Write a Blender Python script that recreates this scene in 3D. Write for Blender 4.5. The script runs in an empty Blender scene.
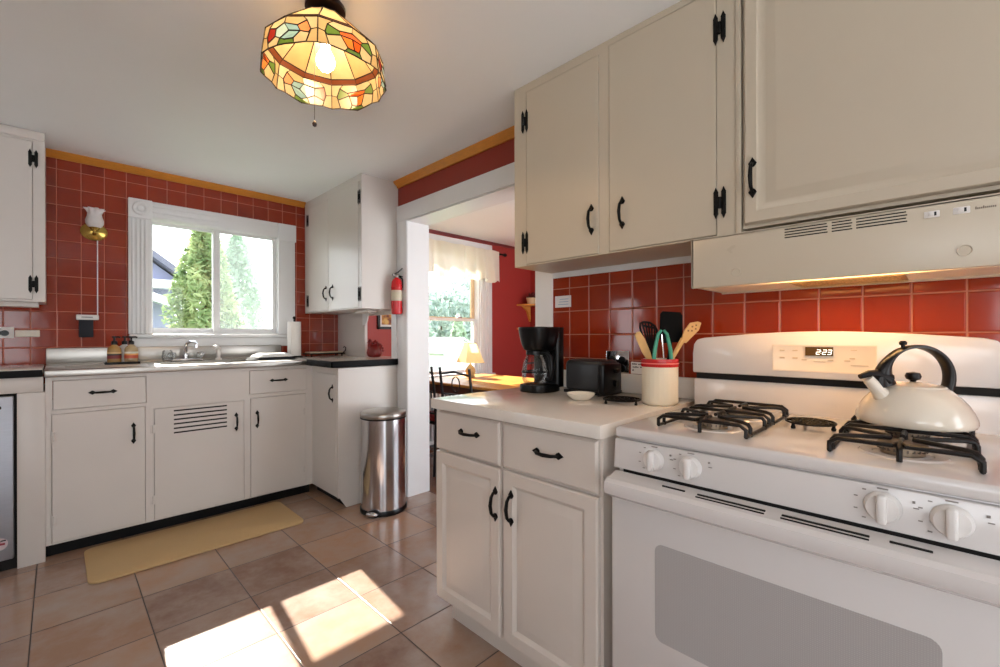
import bpy, bmesh, math, random
from mathutils import Vector, Matrix
random.seed(11)
D = bpy.data
COL = bpy.context.scene.collection
PI = math.pi

# ------------------------------------------------------------------ helpers
class MB:
    """collects primitives (world metres) and links them as ONE mesh object"""
    def __init__(s): s.bm = bmesh.new()
    def add(s, t, mi=0, M=None):
        if M is not None: t.transform(M)
        vm = {}
        for v in t.verts: vm[v] = s.bm.verts.new(v.co)
        for f in t.faces:
            try:
                nf = s.bm.faces.new([vm[v] for v in f.verts]); nf.material_index = mi
            except ValueError: pass
        t.free(); return s
    def box(s, x0, x1, y0, y1, z0, z1, b=0, seg=2, mi=0, M=None):
        x0, x1 = sorted((x0, x1)); y0, y1 = sorted((y0, y1)); z0, z1 = sorted((z0, z1))
        t = bmesh.new(); bmesh.ops.create_cube(t, size=1)
        for v in t.verts:
            v.co = Vector((x0+(v.co.x+.5)*(x1-x0), y0+(v.co.y+.5)*(y1-y0), z0+(v.co.z+.5)*(z1-z0)))
        b = min(b, .49*min(x1-x0, y1-y0, z1-z0))
        if b > 0: bmesh.ops.bevel(t, geom=t.edges[:], offset=b, segments=seg, profile=.5, affect='EDGES')
        return s.add(t, mi, M)
    def lathe(s, prof, c=(0,0,0), n=32, mi=0, M=None, sx=1, sy=1):
        t = bmesh.new(); rings = []
        for r, z in prof:
            if r < 1e-6: rings.append([t.verts.new((0,0,z))])
            else: rings.append([t.verts.new((r*sx*math.cos(2*PI*i/n), r*sy*math.sin(2*PI*i/n), z)) for i in range(n)])
        for a, b in zip(rings, rings[1:]):
            for i in range(n):
                j = (i+1) % n
                if len(a) == 1 and len(b) == 1: continue
                if len(a) == 1: t.faces.new((a[0], b[j], b[i]))
                elif len(b) == 1: t.faces.new((a[i], a[j], b[0]))
                else: t.faces.new((a[i], a[j], b[j], b[i]))
        bmesh.ops.recalc_face_normals(t, faces=t.faces[:])
        t.transform(Matrix.Translation(c) @ (M or Matrix()))
        return s.add(t, mi)
    def cyl(s, p0, p1, r0, r1=None, n=16, mi=0):
        p0, p1 = Vector(p0), Vector(p1); d = p1-p0; r1 = r0 if r1 is None else r1
        M = Vector((0,0,1)).rotation_difference(d).to_matrix().to_4x4()
        return s.lathe([(0,0),(r0,0),(r1,d.length),(0,d.length)], p0, n, mi, M)
    def tube(s, pts, r, n=8, mi=0, closed=False, flat=1):
        pts = [Vector(p) for p in pts]; t = bmesh.new(); rings = []; m = len(pts)
        rr = r if isinstance(r, (list, tuple)) else [r]*m
        up = None
        for i, p in enumerate(pts):
            if closed: d = pts[(i+1) % m]-pts[i-1]
            else: d = pts[min(i+1, m-1)]-pts[max(i-1, 0)]
            d.normalize()
            if up is None:
                up = Vector((0,0,1)) if abs(d.z) < .9 else Vector((1,0,0))
            up = (up - d*up.dot(d))
            if up.length < 1e-5: up = d.orthogonal()
            up.normalize(); sd = d.cross(up)
            rings.append([t.verts.new(p+up*math.cos(2*PI*k/n)*rr[i]*flat+sd*math.sin(2*PI*k/n)*rr[i]) for k in range(n)])
        rng = range(m) if closed else range(m-1)
        for i in rng:
            a, b = rings[i], rings[(i+1) % m]
            for k in range(n):
                t.faces.new((a[k], a[(k+1) % n], b[(k+1) % n], b[k]))
        if not closed:
            t.faces.new(rings[0][::-1]); t.faces.new(rings[-1])
        bmesh.ops.recalc_face_normals(t, faces=t.faces[:])
        return s.add(t, mi)
    def prism(s, poly, h0, h1, M=None, mi=0, b=0):
        """poly in local xy, extruded local z h0..h1"""
        t = bmesh.new()
        a = [t.verts.new((x, y, h0)) for x, y in poly]; c = [t.verts.new((x, y, h1)) for x, y in poly]
        t.faces.new(a[::-1]); t.faces.new(c); n = len(poly)
        for i in range(n): t.faces.new((a[i], a[(i+1) % n], c[(i+1) % n], c[i]))
        bmesh.ops.recalc_face_normals(t, faces=t.faces[:])
        if b: bmesh.ops.bevel(t, geom=t.edges[:], offset=b, segments=2, profile=.5, affect='EDGES')
        return s.add(t, mi, M)
    def sph(s, c, r, sx=1, sy=1, sz=1, mi=0, n=16, M=None):
        t = bmesh.new(); bmesh.ops.create_uvsphere(t, u_segments=n, v_segments=max(6, n//2), radius=r)
        t.transform(Matrix.Translation(c) @ (M or Matrix()) @ Matrix.Diagonal((sx, sy, sz, 1)))
        return s.add(t, mi)
    def rings(s, u0, u1, v0, v1, rr, f, mi=0, cap=True):
        """nested rectangles (inset, height) mapped by f(u,v,w): raised / recessed panels"""
        t = bmesh.new(); L = []
        for i, w in rr:
            L.append([t.verts.new(f(u, v, w)) for u, v in ((u0+i, v0+i), (u1-i, v0+i), (u1-i, v1-i), (u0+i, v1-i))])
        for a, b in zip(L, L[1:]):
            for k in range(4): t.faces.new((a[k], a[(k+1) % 4], b[(k+1) % 4], b[k]))
        t.faces.new(L[0][::-1])
        if cap: t.faces.new(L[-1])
        bmesh.ops.recalc_face_normals(t, faces=t.faces[:])
        return s.add(t, mi)
    def obj(s, name, mats, parent=None, smooth=40):
        me = D.meshes.new(name)
        if parent is not None: s.bm.transform(Matrix.Translation(-org(parent)))
        s.bm.to_mesh(me); s.bm.free()
        for m in (mats if isinstance(mats, (list, tuple)) else [mats]): me.materials.append(m)
        if smooth:
            me.polygons.foreach_set('use_smooth', [True]*len(me.polygons))
            me.set_sharp_from_angle(angle=math.radians(smooth))
        o = D.objects.new(name, me); COL.objects.link(o)
        if parent is not None: o.parent = parent
        return o

def org(o):
    v = Vector(o.location)
    while o.parent: o = o.parent; v = v + Vector(o.location)
    return v
def tag(o, label, cat, group=None):
    o['label'] = label; o['category'] = cat
    if group: o['group'] = group
    return o
def thing(name, label, cat, loc, group=None):
    o = D.objects.new(name, None); COL.objects.link(o); o.location = loc; o.empty_display_size = .05
    return tag(o, label, cat, group)
def struct(o):
    o['kind'] = 'structure'; return o
def inst(name, me, parent, loc, rot):
    o = D.objects.new(name, me); COL.objects.link(o); o.parent = parent
    o.location = Vector(loc)-org(parent); o.rotation_euler = rot; return o

def lin(c):
    return tuple(((x/255)/12.92 if x/255 <= .04045 else ((x/255+.055)/1.055)**2.4) for x in c)
class NT:
    def __init__(s, name):
        s.m = D.materials.new(name); s.m.use_nodes = True; s.t = s.m.node_tree
        s.b = s.t.nodes['Principled BSDF']; s.out = s.t.nodes['Material Output']
    def n(s, ty, **kw):
        x = s.t.nodes.new(ty)
        for k, v in kw.items():
            if k in ('operation', 'data_type', 'blend_type', 'noise_dimensions', 'interpolation_type', 'feature', 'wave_type', 'bands_direction', 'distance'): setattr(x, k, v)
            else: x.inputs[k if not k.startswith('i') or not k[1:].isdigit() else int(k[1:])].default_value = v
        return x
    def l(s, a, b): s.t.links.new(a, b)
    def math(s, op, a, b=None, c=None):
        x = s.t.nodes.new('ShaderNodeMath'); x.operation = op
        for i, q in enumerate((a, b, c)):
            if q is None: continue
            if isinstance(q, (int, float)): x.inputs[i].default_value = q
            else: s.l(q, x.inputs[i])
        return x.outputs[0]
    def mix(s, f, a, b, blend='MIX'):
        x = s.t.nodes.new('ShaderNodeMix'); x.data_type = 'RGBA'; x.blend_type = blend
        for i, q in ((0, f), (6, a), (7, b)):
            if isinstance(q, (int, float)): x.inputs[i].default_value = q
            elif isinstance(q, tuple): x.inputs[i].default_value = q+(1,) if len(q) == 3 else q
            else: s.l(q, x.inputs[i])
        return x.outputs[2]

def mat(name, col, rough=.5, metal=0, var=.06, scale=14, bump=0, bscale=60, coat=0, spec=.5, aniso=None, trans=0, sss=0):
    k = NT(name); c = lin(col)
    tc = k.n('ShaderNodeTexCoord')
    nz = k.n('ShaderNodeTexNoise', Scale=scale, Detail=4.0)
    src = tc.outputs['Object']
    if aniso:
        mp = k.n('ShaderNodeMapping'); mp.inputs['Scale'].default_value = aniso; k.l(src, mp.inputs[0]); src = mp.outputs[0]
    k.l(src, nz.inputs['Vector'])
    d = tuple(x*(1-var) for x in c); e = tuple(min(1, x*(1+var)) for x in c)
    k.l(k.mix(nz.outputs['Fac'], d, e), k.b.inputs['Base Color'])
    r = k.n('ShaderNodeMapRange', i3=max(0.02, rough-.05), i4=min(1, rough+.05)); k.l(nz.outputs['Fac'], r.inputs[0]); k.l(r.outputs[0], k.b.inputs['Roughness'])
    k.b.inputs['Metallic'].default_value = metal
    k.b.inputs['Specular IOR Level'].default_value = spec
    k.b.inputs['Coat Weight'].default_value = coat
    k.b.inputs['Transmission Weight'].default_value = trans
    if bump:
        n2 = k.n('ShaderNodeTexNoise', Scale=bscale, Detail=3.0); k.l(src, n2.inputs['Vector'])
        bp = k.n('ShaderNodeBump', Strength=bump, Distance=.01); k.l(n2.outputs['Fac'], bp.inputs['Height']); k.l(bp.outputs[0], k.b.inputs['Normal'])
    return k.m

def emit(name, col, st):
    k = NT(name); k.b.inputs['Base Color'].default_value = lin(col)+(1,)
    k.b.inputs['Emission Color'].default_value = lin(col)+(1,); k.b.inputs['Emission Strength'].default_value = st
    return k.m

def tiles(name, axes, off, pitch, cols, grout, gw=.03, rough=.12, bump=.5, mott=.35, mscale=6, wavy=.0, rowoff=0):
    k = NT(name); tc = k.n('ShaderNodeTexCoord'); sp = k.n('ShaderNodeSeparateXYZ'); k.l(tc.outputs['Object'], sp.inputs[0])
    u, v = (sp.outputs['XYZ'.index(a)] for a in axes)
    pu, pv = pitch if isinstance(pitch, tuple) else (pitch, pitch)
    u = k.math('DIVIDE', k.math('SUBTRACT', u, off[0]), pu); v = k.math('DIVIDE', k.math('SUBTRACT', v, off[1]), pv)
    fu, fv = k.math('FRACT', u), k.math('FRACT', v)
    eu = k.math('MINIMUM', fu, k.math('SUBTRACT', 1.0, fu)); ev = k.math('MINIMUM', fv, k.math('SUBTRACT', 1.0, fv))
    m = k.math('MINIMUM', eu, ev)
    mr = k.n('ShaderNodeMapRange', i1=gw*.55, i2=gw*1.0); k.l(m, mr.inputs[0])
    body = mr.outputs[0]
    cb = k.n('ShaderNodeCombineXYZ'); k.l(k.math('FLOOR', u), cb.inputs[0]); k.l(k.math('FLOOR', v), cb.inputs[1])
    wn = k.n('ShaderNodeTexWhiteNoise'); k.l(cb.outputs[0], wn.inputs[0])
    nz = k.n('ShaderNodeTexNoise', Scale=mscale, Detail=5.0, Roughness=.65); k.l(tc.outputs['Object'], nz.inputs['Vector'])
    # every tile shifts the mottling a little
    ad = k.n('ShaderNodeVectorMath', operation='MULTIPLY_ADD'); k.l(wn.outputs['Color'], ad.inputs[0]); ad.inputs[1].default_value = (7, 7, 7); k.l(tc.outputs['Object'], ad.inputs[2])
    k.l(ad.outputs[0], nz.inputs['Vector'])
    c1 = k.mix(wn.outputs['Value'], lin(cols[0]), lin(cols[1]))
    st = k.n('ShaderNodeMapRange', i1=.35, i2=.7, i4=mott); k.l(nz.outputs['Fac'], st.inputs[0])
    c2 = k.mix(st.outputs[0], c1, lin(cols[2]))
    k.l(k.mix(body, lin(grout), c2), k.b.inputs['Base Color'])
    rr = k.n('ShaderNodeMapRange', i3=.7, i4=rough); k.l(body, rr.inputs[0]); k.l(rr.outputs[0], k.b.inputs['Roughness'])
    h = k.n('ShaderNodeMapRange', i1=gw*.5, i2=gw*1.9); h.interpolation_type = 'SMOOTHSTEP'; k.l(m, h.inputs[0])
    hh = h.outputs[0]
    if wavy:
        n3 = k.n('ShaderNodeTexNoise', Scale=9.0, Detail=1.0); k.l(ad.outputs[0], n3.inputs['Vector'])
        hh = k.math('ADD', hh, k.math('MULTIPLY', n3.outputs['Fac'], wavy))
    bp = k.n('ShaderNodeBump', Strength=bump, Distance=.004); k.l(hh, bp.inputs['Height']); k.l(bp.outputs[0], k.b.inputs['Normal'])
    return k.m

def glass(name, tint=(1,1,1), gl=.08, haze=0, hazecol=(230,240,240)):
    k = NT(name); t = k.t
    tr = k.n('ShaderNodeBsdfTransparent'); tr.inputs[0].default_value = tint+(1,)
    g = k.n('ShaderNodeBsdfGlossy'); g.inputs['Roughness'].default_value = .02
    lw = k.n('ShaderNodeFresnel', IOR=1.45)
    f = k.math('MULTIPLY', lw.outputs[0], gl*10)
    mx = k.n('ShaderNodeMixShader'); k.l(f, mx.inputs[0]); k.l(tr.outputs[0], mx.inputs[1]); k.l(g.outputs[0], mx.inputs[2])
    o = mx.outputs[0]
    if haze:
        df = k.n('ShaderNodeBsdfDiffuse'); df.inputs[0].default_value = lin(hazecol)+(1,)
        tl = k.n('ShaderNodeBsdfTranslucent'); tl.inputs[0].default_value = lin(hazecol)+(1,)
        m1 = k.n('ShaderNodeMixShader'); m1.inputs[0].default_value = .45; k.l(df.outputs[0], m1.inputs[1]); k.l(tl.outputs[0], m1.inputs[2])
        m2 = k.n('ShaderNodeMixShader'); m2.inputs[0].default_value = haze; k.l(o, m2.inputs[1]); k.l(m1.outputs[0], m2.inputs[2]); o = m2.outputs[0]
    k.l(o, k.out.inputs['Surface']); return k.m

# ------------------------------------------------------------------ materials
white = mat('painted_white', (211,205,199), .3, var=.03, scale=5, bump=.05, bscale=25)
trimw = mat('trim_white', (228,228,228), .32, var=.03, scale=6)
ceilm = mat('ceiling_paint', (240,243,244), .6, var=.03, scale=2.5, bump=.04, bscale=30)
melam = mat('white_lacquer', (212,202,192), .3, var=.02, scale=4)
iron = mat('black_iron', (9,8,7), .5, spec=.2, var=.3, scale=40, bump=.2, bscale=120)
darkgap = mat('dark_gap', (20,17,15), .8)
toe = mat('black_toe_kick', (9,9,9), .6, spec=.2, var=.3)
steel = mat('brushed_steel', (178,174,168), .32, metal=1, var=.05, scale=30, aniso=(1,18,18))
steelv = mat('polished_steel', (205,205,208), .16, metal=1, var=.08, scale=30, aniso=(18,18,1))
chrome = mat('chrome', (225,225,228), .08, metal=1, var=.04)
lamin = mat('white_laminate', (226,219,210), .12, var=.03, scale=30, spec=.5)
laminedge = mat('black_laminate_edge', (10,11,14), .5, spec=.15)
redpaint = mat('red_paint', (140,42,26), .45, var=.07, scale=5, bump=.05)
dinred = mat('dining_red_paint', (158,50,44), .5, var=.05, scale=3)
amber = mat('amber_wood', (196,124,34), .4, var=.25, scale=9, aniso=(3,3,30))
orangew = mat('honey_oak', (214,150,70), .35, var=.25, scale=6, aniso=(2,14,14))
brownw = mat('dark_walnut', (86,50,36), .4, var=.3, scale=6, aniso=(2,14,14))
cream = mat('lamp_tinted_cream', (194,182,162), .4, var=.03, scale=5, bump=.05, bscale=25)  # cream toned further, so the paint itself carries warm lamp light
hoodm = mat('hood_enamel', (200,188,168), .3, var=.02)  # white hood, with the same lamp warmth put into its colour
enamel = mat('range_enamel', (215,210,207), .16, var=.02, scale=4, coat=.3)
plasw = mat('white_plastic', (228,224,220), .35, var=.02)
plask = mat('black_plastic', (9,9,10), .3, var=.2, spec=.3)
plasg = mat('charcoal_plastic', (36,38,41), .3, var=.15)
tileF = tiles('red_wall_tile_far', 'XZ', (-.224, 1.1035), .1105, [(148,48,22),(128,38,20),(164,64,34)], (196,116,90), gw=.022, rough=.1, bump=.5, wavy=.5)
tileS = tiles('red_wall_tile_range', 'YZ', (.059, 1.2875), (.1125,.1145), [(152,50,22),(130,37,20),(164,64,28)], (180,110,84), gw=.024, rough=.08, bump=.5, wavy=.5)
floorT = tiles('slate_floor_tile', 'XY', (-.076, 2.873), .3425, [(178,140,112),(130,100,86),(172,154,142)], (70,58,52), gw=.008, rough=.2, bump=.3, mott=.9, mscale=4.5, wavy=.25)
dfloor = tiles('dining_plank_floor', 'XY', (0,0), (.09,1.2), [(120,84,66),(104,70,54),(130,96,80)], (60,40,32), gw=.012, rough=.25, bump=.3)
pane = glass('window_glass', gl=.05)
screenm = glass('insect_screen', gl=.0, haze=.08, hazecol=(222,234,236))
thinglass = glass('clear_glass', (.96,.97,.97), gl=.06)

# ------------------------------------------------------------------ setting
XW, YW, ZC = 1.80, 3.8725, 2.311
def hole(lo, hi, z0, z1, h0, h1, hz0, hz1): # rectangles round one opening
    return [(lo, h0, z0, z1), (h1, hi, z0, z1), (h0, h1, z0, hz0), (h0, h1, hz1, z1)]
struct(MB().box(-1.7, 1.967, -2.4, YW+.0, -.12, 0).obj('floor', floorT))
struct(MB().box(1.967, 4.7, .2, YW, -.12, -.001).obj('floor_dining', dfloor))
struct(MB().box(-1.75, 4.7, -2.4, 4.02, ZC, ZC+.12).obj('ceiling', ceilm))
# exterior wall with both windows
KW = (.452, 1.292, 1.185, 1.988); DW = (2.72, 3.54, .72, 2.13)
m = MB()
for a, b, c, d in hole(-1.75, 1.88, -.1, ZC, *KW): m.box(a, b, YW, 4.02, c, d)
struct(m.obj('wall_far', [tileF]))
m = MB()
for a, b, c, d in hole(1.88, 4.7, -.1, ZC, *DW): m.box(a, b, YW, 4.02, c, d)
struct(m.obj('wall_dining_far', dinred))
# range wall : door opening and pass-through
m = MB()
m.box(XW, 1.967, -2.4, 1.516, -.1, ZC)                       # behind the range
m.box(XW, 1.967, 1.516, 2.733, 2.005, ZC)                    # above the opening
m.box(XW, 1.967, 2.733, 2.95, -.1, 2.005, mi=1); m.box(XW, 1.967, 2.733, 2.95, 2.005, ZC)
m.box(XW, 1.967, 2.95, 3.382, -.1, .99, mi=1); m.box(XW, 1.825, 2.95, 3.382, 1.335, ZC, mi=1)
m.box(XW, 1.967, 3.382, YW, -.1, .99, mi=1); m.box(XW, 1.825, 3.382, YW, .99, ZC, mi=1)
struct(m.obj('wall_right', [redpaint, white]))
struct(MB().box(XW-.012, XW, -.9, 1.399, .80, 1.457).obj('trim_1', tileS))    # tiled splash behind the range
struct(MB().box(XW-.02, XW, .43, 1.399, 1.457, 1.488, .003).obj('trim_2', trimw))
# unseen kitchen sides, openings added for fill daylight; far left one follows a reflection
m = MB()
for a, b, c, d in hole(-2.4, 1.2, -.1, ZC, -1.5, -.3, .9, 1.95)+hole(1.2, 4.02, -.1, ZC, 2.68, 3.1, .95, 1.62): m.box(-1.75, -1.6, a, b, c, d)
struct(m.obj('wall_left', white))
m = MB()
for a, b, c, d in hole(-1.75, .3, -.1, ZC, -1.5, -.3, .1, 2.1)+hole(.3, 1.967, -.1, ZC, .95, 1.7, .1, 2.1): m.box(a, b, -2.4, -2.25, c, d)
struct(m.obj('wall_back', white))
struct(MB().box(4.46, 4.6, .2, YW, -.1, ZC).obj('wall_dining_right', dinred))
m = MB()
for a, b, c, d in hole(1.967, 4.7, -.1, ZC, 2.2, 4.2, .1, 2.1): m.box(a, b, .2, .35, c, d)  # unseen opening, added so daylight brightens the dining room
struct(m.obj('wall_dining_back', dinred))
# the opening's casings and lining
m = MB()
m.box(1.784, XW, 2.733, 2.862, 0, 2.128, .004)                                # far upright (beside corner cabinet)
m.box(1.784, XW, 1.399, 1.516, 0, 2.128, .004)                                # near upright
m.box(1.782, XW, 1.399, 2.865, 2.008, 2.128, .004)                            # head board
m.box(1.79, 1.975, 2.729, 2.733, 0, 2.008); m.box(1.79, 1.975, 1.516, 1.52, 0, 2.008); m.box(1.79, 1.975, 1.516, 2.733, 2.0, 2.006)
m.box(1.967, 1.983, 2.733, 2.84, 0, 2.11); m.box(1.967, 1.983, 1.41, 1.516, 0, 2.11)
struct(m.obj('trim_3', trimw))
m = MB()   # crown mouldings of amber wood
for x0, x1 in ((-.05, 1.498),):
    t = [(YW, 2.311), (YW-.045, 2.311), (YW-.04, 2.298), (YW-.016, 2.28), (YW-.012, 2.271), (YW, 2.271)]
    m.prism(t, x0, x1, Matrix(((0,0,1,0),(1,0,0,0),(0,1,0,0),(0,0,0,1))))
t = [(XW, 2.311), (XW-.045, 2.311), (XW-.04, 2.298), (XW-.016, 2.28), (XW-.012, 2.268), (XW, 2.268)]
m.prism(t, 1.403, 2.862, Matrix(((1,0,0,0),(0,0,1,0),(0,1,0,0),(0,0,0,1))))
struct(m.obj('trim_4', amber))
# pass-through frame with a scalloped corner
m = MB()
m.box(1.79, 1.80, 2.88, 2.95, .99, 1.3625); m.box(1.80, 1.967, 2.945, 2.951, .99, 1.335)
sc = [(3.382, 1.36)]+[(3.382-.075*math.cos(a)*1.0+0, 1.36-.10+.10*math.sin(a)) for a in [PI/2*(1-i/8) for i in range(9)]]
sc = [(3.40, 1.3625), (3.30, 1.3625)]+[(3.315+.07*(1-math.cos(a)), 1.335-.075*math.sin(a)) for a in [PI/2*i/8 for i in range(9)]]+[(3.40, 1.255)]
m.prism(sc, 1.79, 1.80, Matrix(((0,0,1,0),(1,0,0,0),(0,1,0,0),(0,0,0,1))))
struct(m.obj('trim_5', trimw))
# kitchen window : casing, corner block, stool, sliding sashes
fY = lambda y: (lambda u, v, w: (u, y-w, v))     # panel facing -Y
fX = lambda x: (lambda u, v, w: (x-w, u, v))     # panel facing -X
win = struct(D.objects.new('window_1', None)); COL.objects.link(win); win.location = (.86, YW, 1.18)
m = MB()
m.box(.336, .46, YW-.022, YW, 1.186, 1.972, .003)
for q in (.352, .375, .398, .421): m.box(q, q+.014, YW-.03, YW-.02, 1.187, 1.971, .005)
m.box(1.285, 1.416, YW-.022, YW, 1.186, 1.96, .003)
m.box(.463, 1.285, YW-.02, YW, 1.982, 2.10, .003)
for q in (1.988, 2.022, 2.062): m.box(.46, .86, YW-.03, YW-.018, q, q+.016, .005)
m.box(1.285, 1.425, YW-.025, YW, 1.96, 2.1, .003)
m.obj('window_casing', trimw, win)
m = MB(); m.box(.336, .463, YW-.034, YW, 1.972, 2.102, .003)
m.lathe([(0,.004),(.012,.004),(.02,-.002),(.03,.008),(.04,.008),(.048,0)], (.40, YW-.036, 2.037), 24, 0, Matrix.Rotation(PI/2, 4, 'X'))
m.obj('corner_block', trimw, win)
m = MB(); m.box(.34, 1.41, YW-.05, YW+.06, 1.158, 1.185, .006); m.box(.345, 1.40, YW-.022, YW, 1.09, 1.158, .003)
m.obj('window_stool', trimw, win)
m = MB()
y0, y1 = YW+.03, YW+.09
m.box(.452, .462, YW+.0, y1+.04, 1.185, 1.988); m.box(1.282, 1.292, YW+.0, y1+.04, 1.185, 1.988)
m.box(.462, 1.282, YW+.0, y1+.04, 1.980, 1.988); m.box(.462, 1.282, YW+.0, y1+.04, 1.185, 1.2)
m.obj('window_frame', trimw, win)
def sash(x0, x1, y, nm, wl, wr):
    q = MB()
    q.box(x0, x0+wl, y, y+.03, 1.2, 1.98, .003); q.box(x1-wr, x1, y, y+.03, 1.2, 1.98, .003)
    q.box(x0+wl, x1-wr, y+.002, y+.028, 1.2, 1.23); q.box(x0+wl, x1-wr, y+.002, y+.028, 1.962, 1.98)
    o = q.obj(nm, trimw, win)
    MB().box(x0+wl, x1-wr, y+.013, y+.017, 1.23, 1.962).obj('pane', pane, o)
    return o
sash(.462, .86, y0+.035, 'sash', .014, .022); sash(.835, 1.282, y0, 'sash', .045, .026)
MB().box(.88, 1.256, y0+.052, y0+.0535, 1.23, 1.962).obj('insect_screen', screenm, win)
# dining window : double hung
win = struct(D.objects.new('window_2', None)); COL.objects.link(win); win.location = (3.13, YW, .72)
x0, x1, z0, z1 = DW
m = MB()
for a, b in ((x1, x1+.19), (x0-.19, x0)):
    m.box(a, b, YW-.02, YW, .66, z1, .003)
    for q in (.02, .07, .12): m.box(a+q, a+q+.03, YW-.03, YW-.018, .66, z1, .006)
m.box(x0-.19, x1+.19, YW-.024, YW, z1, 2.265, .004)
m.obj('window_casing', trimw, win)
m = MB(); m.box(x0, x0+.012, YW, 4.02, z0, z1); m.box(x1-.012, x1, YW, 4.02, z0, z1); m.box(x0+.012, x1-.012, YW, 4.02, z1-.012, z1); m.box(x0+.012, x1-.012, YW+.03, 4.02, z0, z0+.012); m.obj('jamb_lining', trimw, win)
MB().box(x0-.2, x1+.2, YW-.07, YW+.03, .68, .72, .006).obj('window_stool', trimw, win)
def hung(z0, z1, y, nm, w=.055):
    q = MB()
    q.box(x0+.012, x0+w, y, y+.035, z0, z1, .004); q.box(x1-w, x1-.012, y, y+.035, z0, z1, .004)
    q.box(x0+w, x1-w, y+.002, y+.033, z0, z0+w*.8); q.box(x0+w, x1-w, y+.002, y+.033, z1-.03, z1)
    o = q.obj(nm, mat('sash_wood_'+nm, (206,176,140) if 'upper' in nm else (236,234,232), .4), win)
    MB().box(x0+w, x1-w, y+.015, y+.019, z0+w*.8, z1-.03).obj('pane', pane, o); return o
hung(1.34, z1, YW+.075, 'upper_sash'); lo = hung(.74, 1.37, YW+.035, 'lower_sash', .05)
MB().box(3.22, 3.28, YW+.015, YW+.04, 1.37, 1.385, .004).sph((3.25, YW+.02, 1.39), .012).obj('sash_lock', chrome, lo)
struct(MB().box(XW+.168, 4.46, YW-.015, YW, 2.28, 2.311, .003).obj('trim_6', mat('maroon_trim', (112,44,44), .5)))
struct(MB().box(1.967, 4.46, YW-.015, YW, 0, .12, .003).obj('baseboard_dining', trimw))
# ------------------------------------------------------------------ hardware (shared meshes, local: long axis Z, outward -Y)
def mesh_of(m, name, mt):
    o = m.obj(name, mt); me = o.data; D.objects.remove(o); return me
m = MB()
m.tube([(0,-.002,-.043),(0,-.012,-.04),(0,-.022,-.028),(0,-.027,0),(0,-.022,.028),(0,-.012,.04),(0,-.002,.043)], [.0045,.005,.0055,.0065,.0055,.005,.0045], 8)
for sgn in (1, -1):
    pl = [(0,.062),(.006,.052),(.0115,.044),(.008,.037),(.004,.033),(-.004,.033),(-.008,.037),(-.0115,.044),(-.006,.052)]
    m.prism([(x, z*sgn) for x, z in pl], 0, .004, Matrix(((1,0,0,0),(0,0,-1,0),(0,1,0,0),(0,0,0,1))))
PULL = mesh_of(m, 'pull', iron)
m = MB()
for sx in (-1, 1):
    pl = [(.004,-.03),(.02,-.03),(.017,-.036),(.012,-.048),(.007,-.036)]
    m.box(sx*.0045 if sx > 0 else -.019, .019 if sx > 0 else -.0045, -.0035, 0, -.036, .036, .001)
    for sz in (-1, 1):
        m.prism([(sx*x, sz*z) for x, z in ((.004,.034),(.0195,.034),(.0165,.040),(.0118,.051),(.007,.040))], 0, .0035, Matrix(((1,0,0,0),(0,0,-1,0),(0,1,0,0),(0,0,0,1))))
m.cyl((0,-.004,-.018), (0,-.004,.018), .0055, n=10); m.box(-.006, .006, -.003, 0, -.016, .016)
HINGE = mesh_of(m, 'hinge', iron)
m = MB(); m.box(-.012, .012, -.003, 0, -.026, .026, .001); m.cyl((0,-.003,-.024), (0,-.003,.024), .004, n=8)
PHINGE = mesh_of(m, 'hinge', white)
NEGX, NEGY = -PI/2, 0
def pull(parent, loc, rz, horiz=False):
    return inst('handle', PULL, parent, loc, (0, PI/2 if horiz else 0, rz))
def hinge(parent, loc, rz, me=None): return inst('hinge', me or HINGE, parent, loc, (0, 0, rz))

SLAB = [(0, -.016), (0, .001), (.002, .003)]
def frame(m, u0, u1, v0, v1, doors, f, d=.02, gap=.0022):
    """face frame with real openings for the inset doors"""
    op = [(a-gap, b+gap, c-gap, e+gap) for a, b, c, e in doors]
    us = sorted({u0, u1, *[min(max(x, u0), u1) for o in op for x in o[:2]]}); vs_ = sorted({v0, v1, *[x for o in op for x in o[2:]]})
    for a, b in zip(us, us[1:]):
        run = None
        for c, e in list(zip(vs_, vs_[1:]))+[(v1, None)]:
            solid = e is not None and not any(o[0] < (a+b)/2 < o[1] and o[2] < (c+e)/2 < o[3] for o in op)
            if solid and run is None: run = c
            if not solid and run is not None:
                p, q = f(a, run, 0), f(b, c, -d)
                m.box(p[0], q[0], p[1], q[1], p[2], q[2]); run = None
    return m
RAISED = [(0, 0), (0, .014), (.005, .019), (.043, .019), (.047, .015), (.056, .009), (.062, .010), (.084, .017), (.088, .0175)]
def slab(name, u0, u1, v0, v1, f, parent, rr=SLAB, mt=None, t=0):
    return MB().rings(u0, u1, v0, v1, rr, f).obj(name, mt or white, parent)

# ------------------------------------------------------------------ base cabinets along the window wall
FY = 3.300
def base(name, label, x0, x1):
    t = thing(name, label, 'cabinet', ((x0+x1)/2, 3.55, 0)); return t
def carcass(t, x0, x1, doors, z1=.955):
    m = frame(MB(), x0, x1, .075, z1, doors, fY(FY)); m.box(x0, x1, FY+.02, 3.83, .075, .785); m.obj('cabinet_body', white, t)
    MB().box(x0, x1, FY+.06, 3.85, 0, .075).obj('toe_kick', toe, t)
c1 = base('base_cabinet', 'white painted base cabinet with one drawer and door, beside the dishwasher', -.145, .388)
carcass(c1, -.046, .388, [(-.017,.366,.782,.934), (-.022,.361,.085,.758)])
MB().box(-.145, -.046, FY-.012, 3.85, 0, .882, .002).obj('end_panel', white, c1)
d = slab('drawer', -.017, .366, .782, .934, fY(FY), c1); pull(d, (.178, FY-.003, .861), NEGY, True)
d = slab('door', -.022, .361, .085, .758, fY(FY), c1); pull(d, (.309, FY-.003, .611), NEGY)
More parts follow.
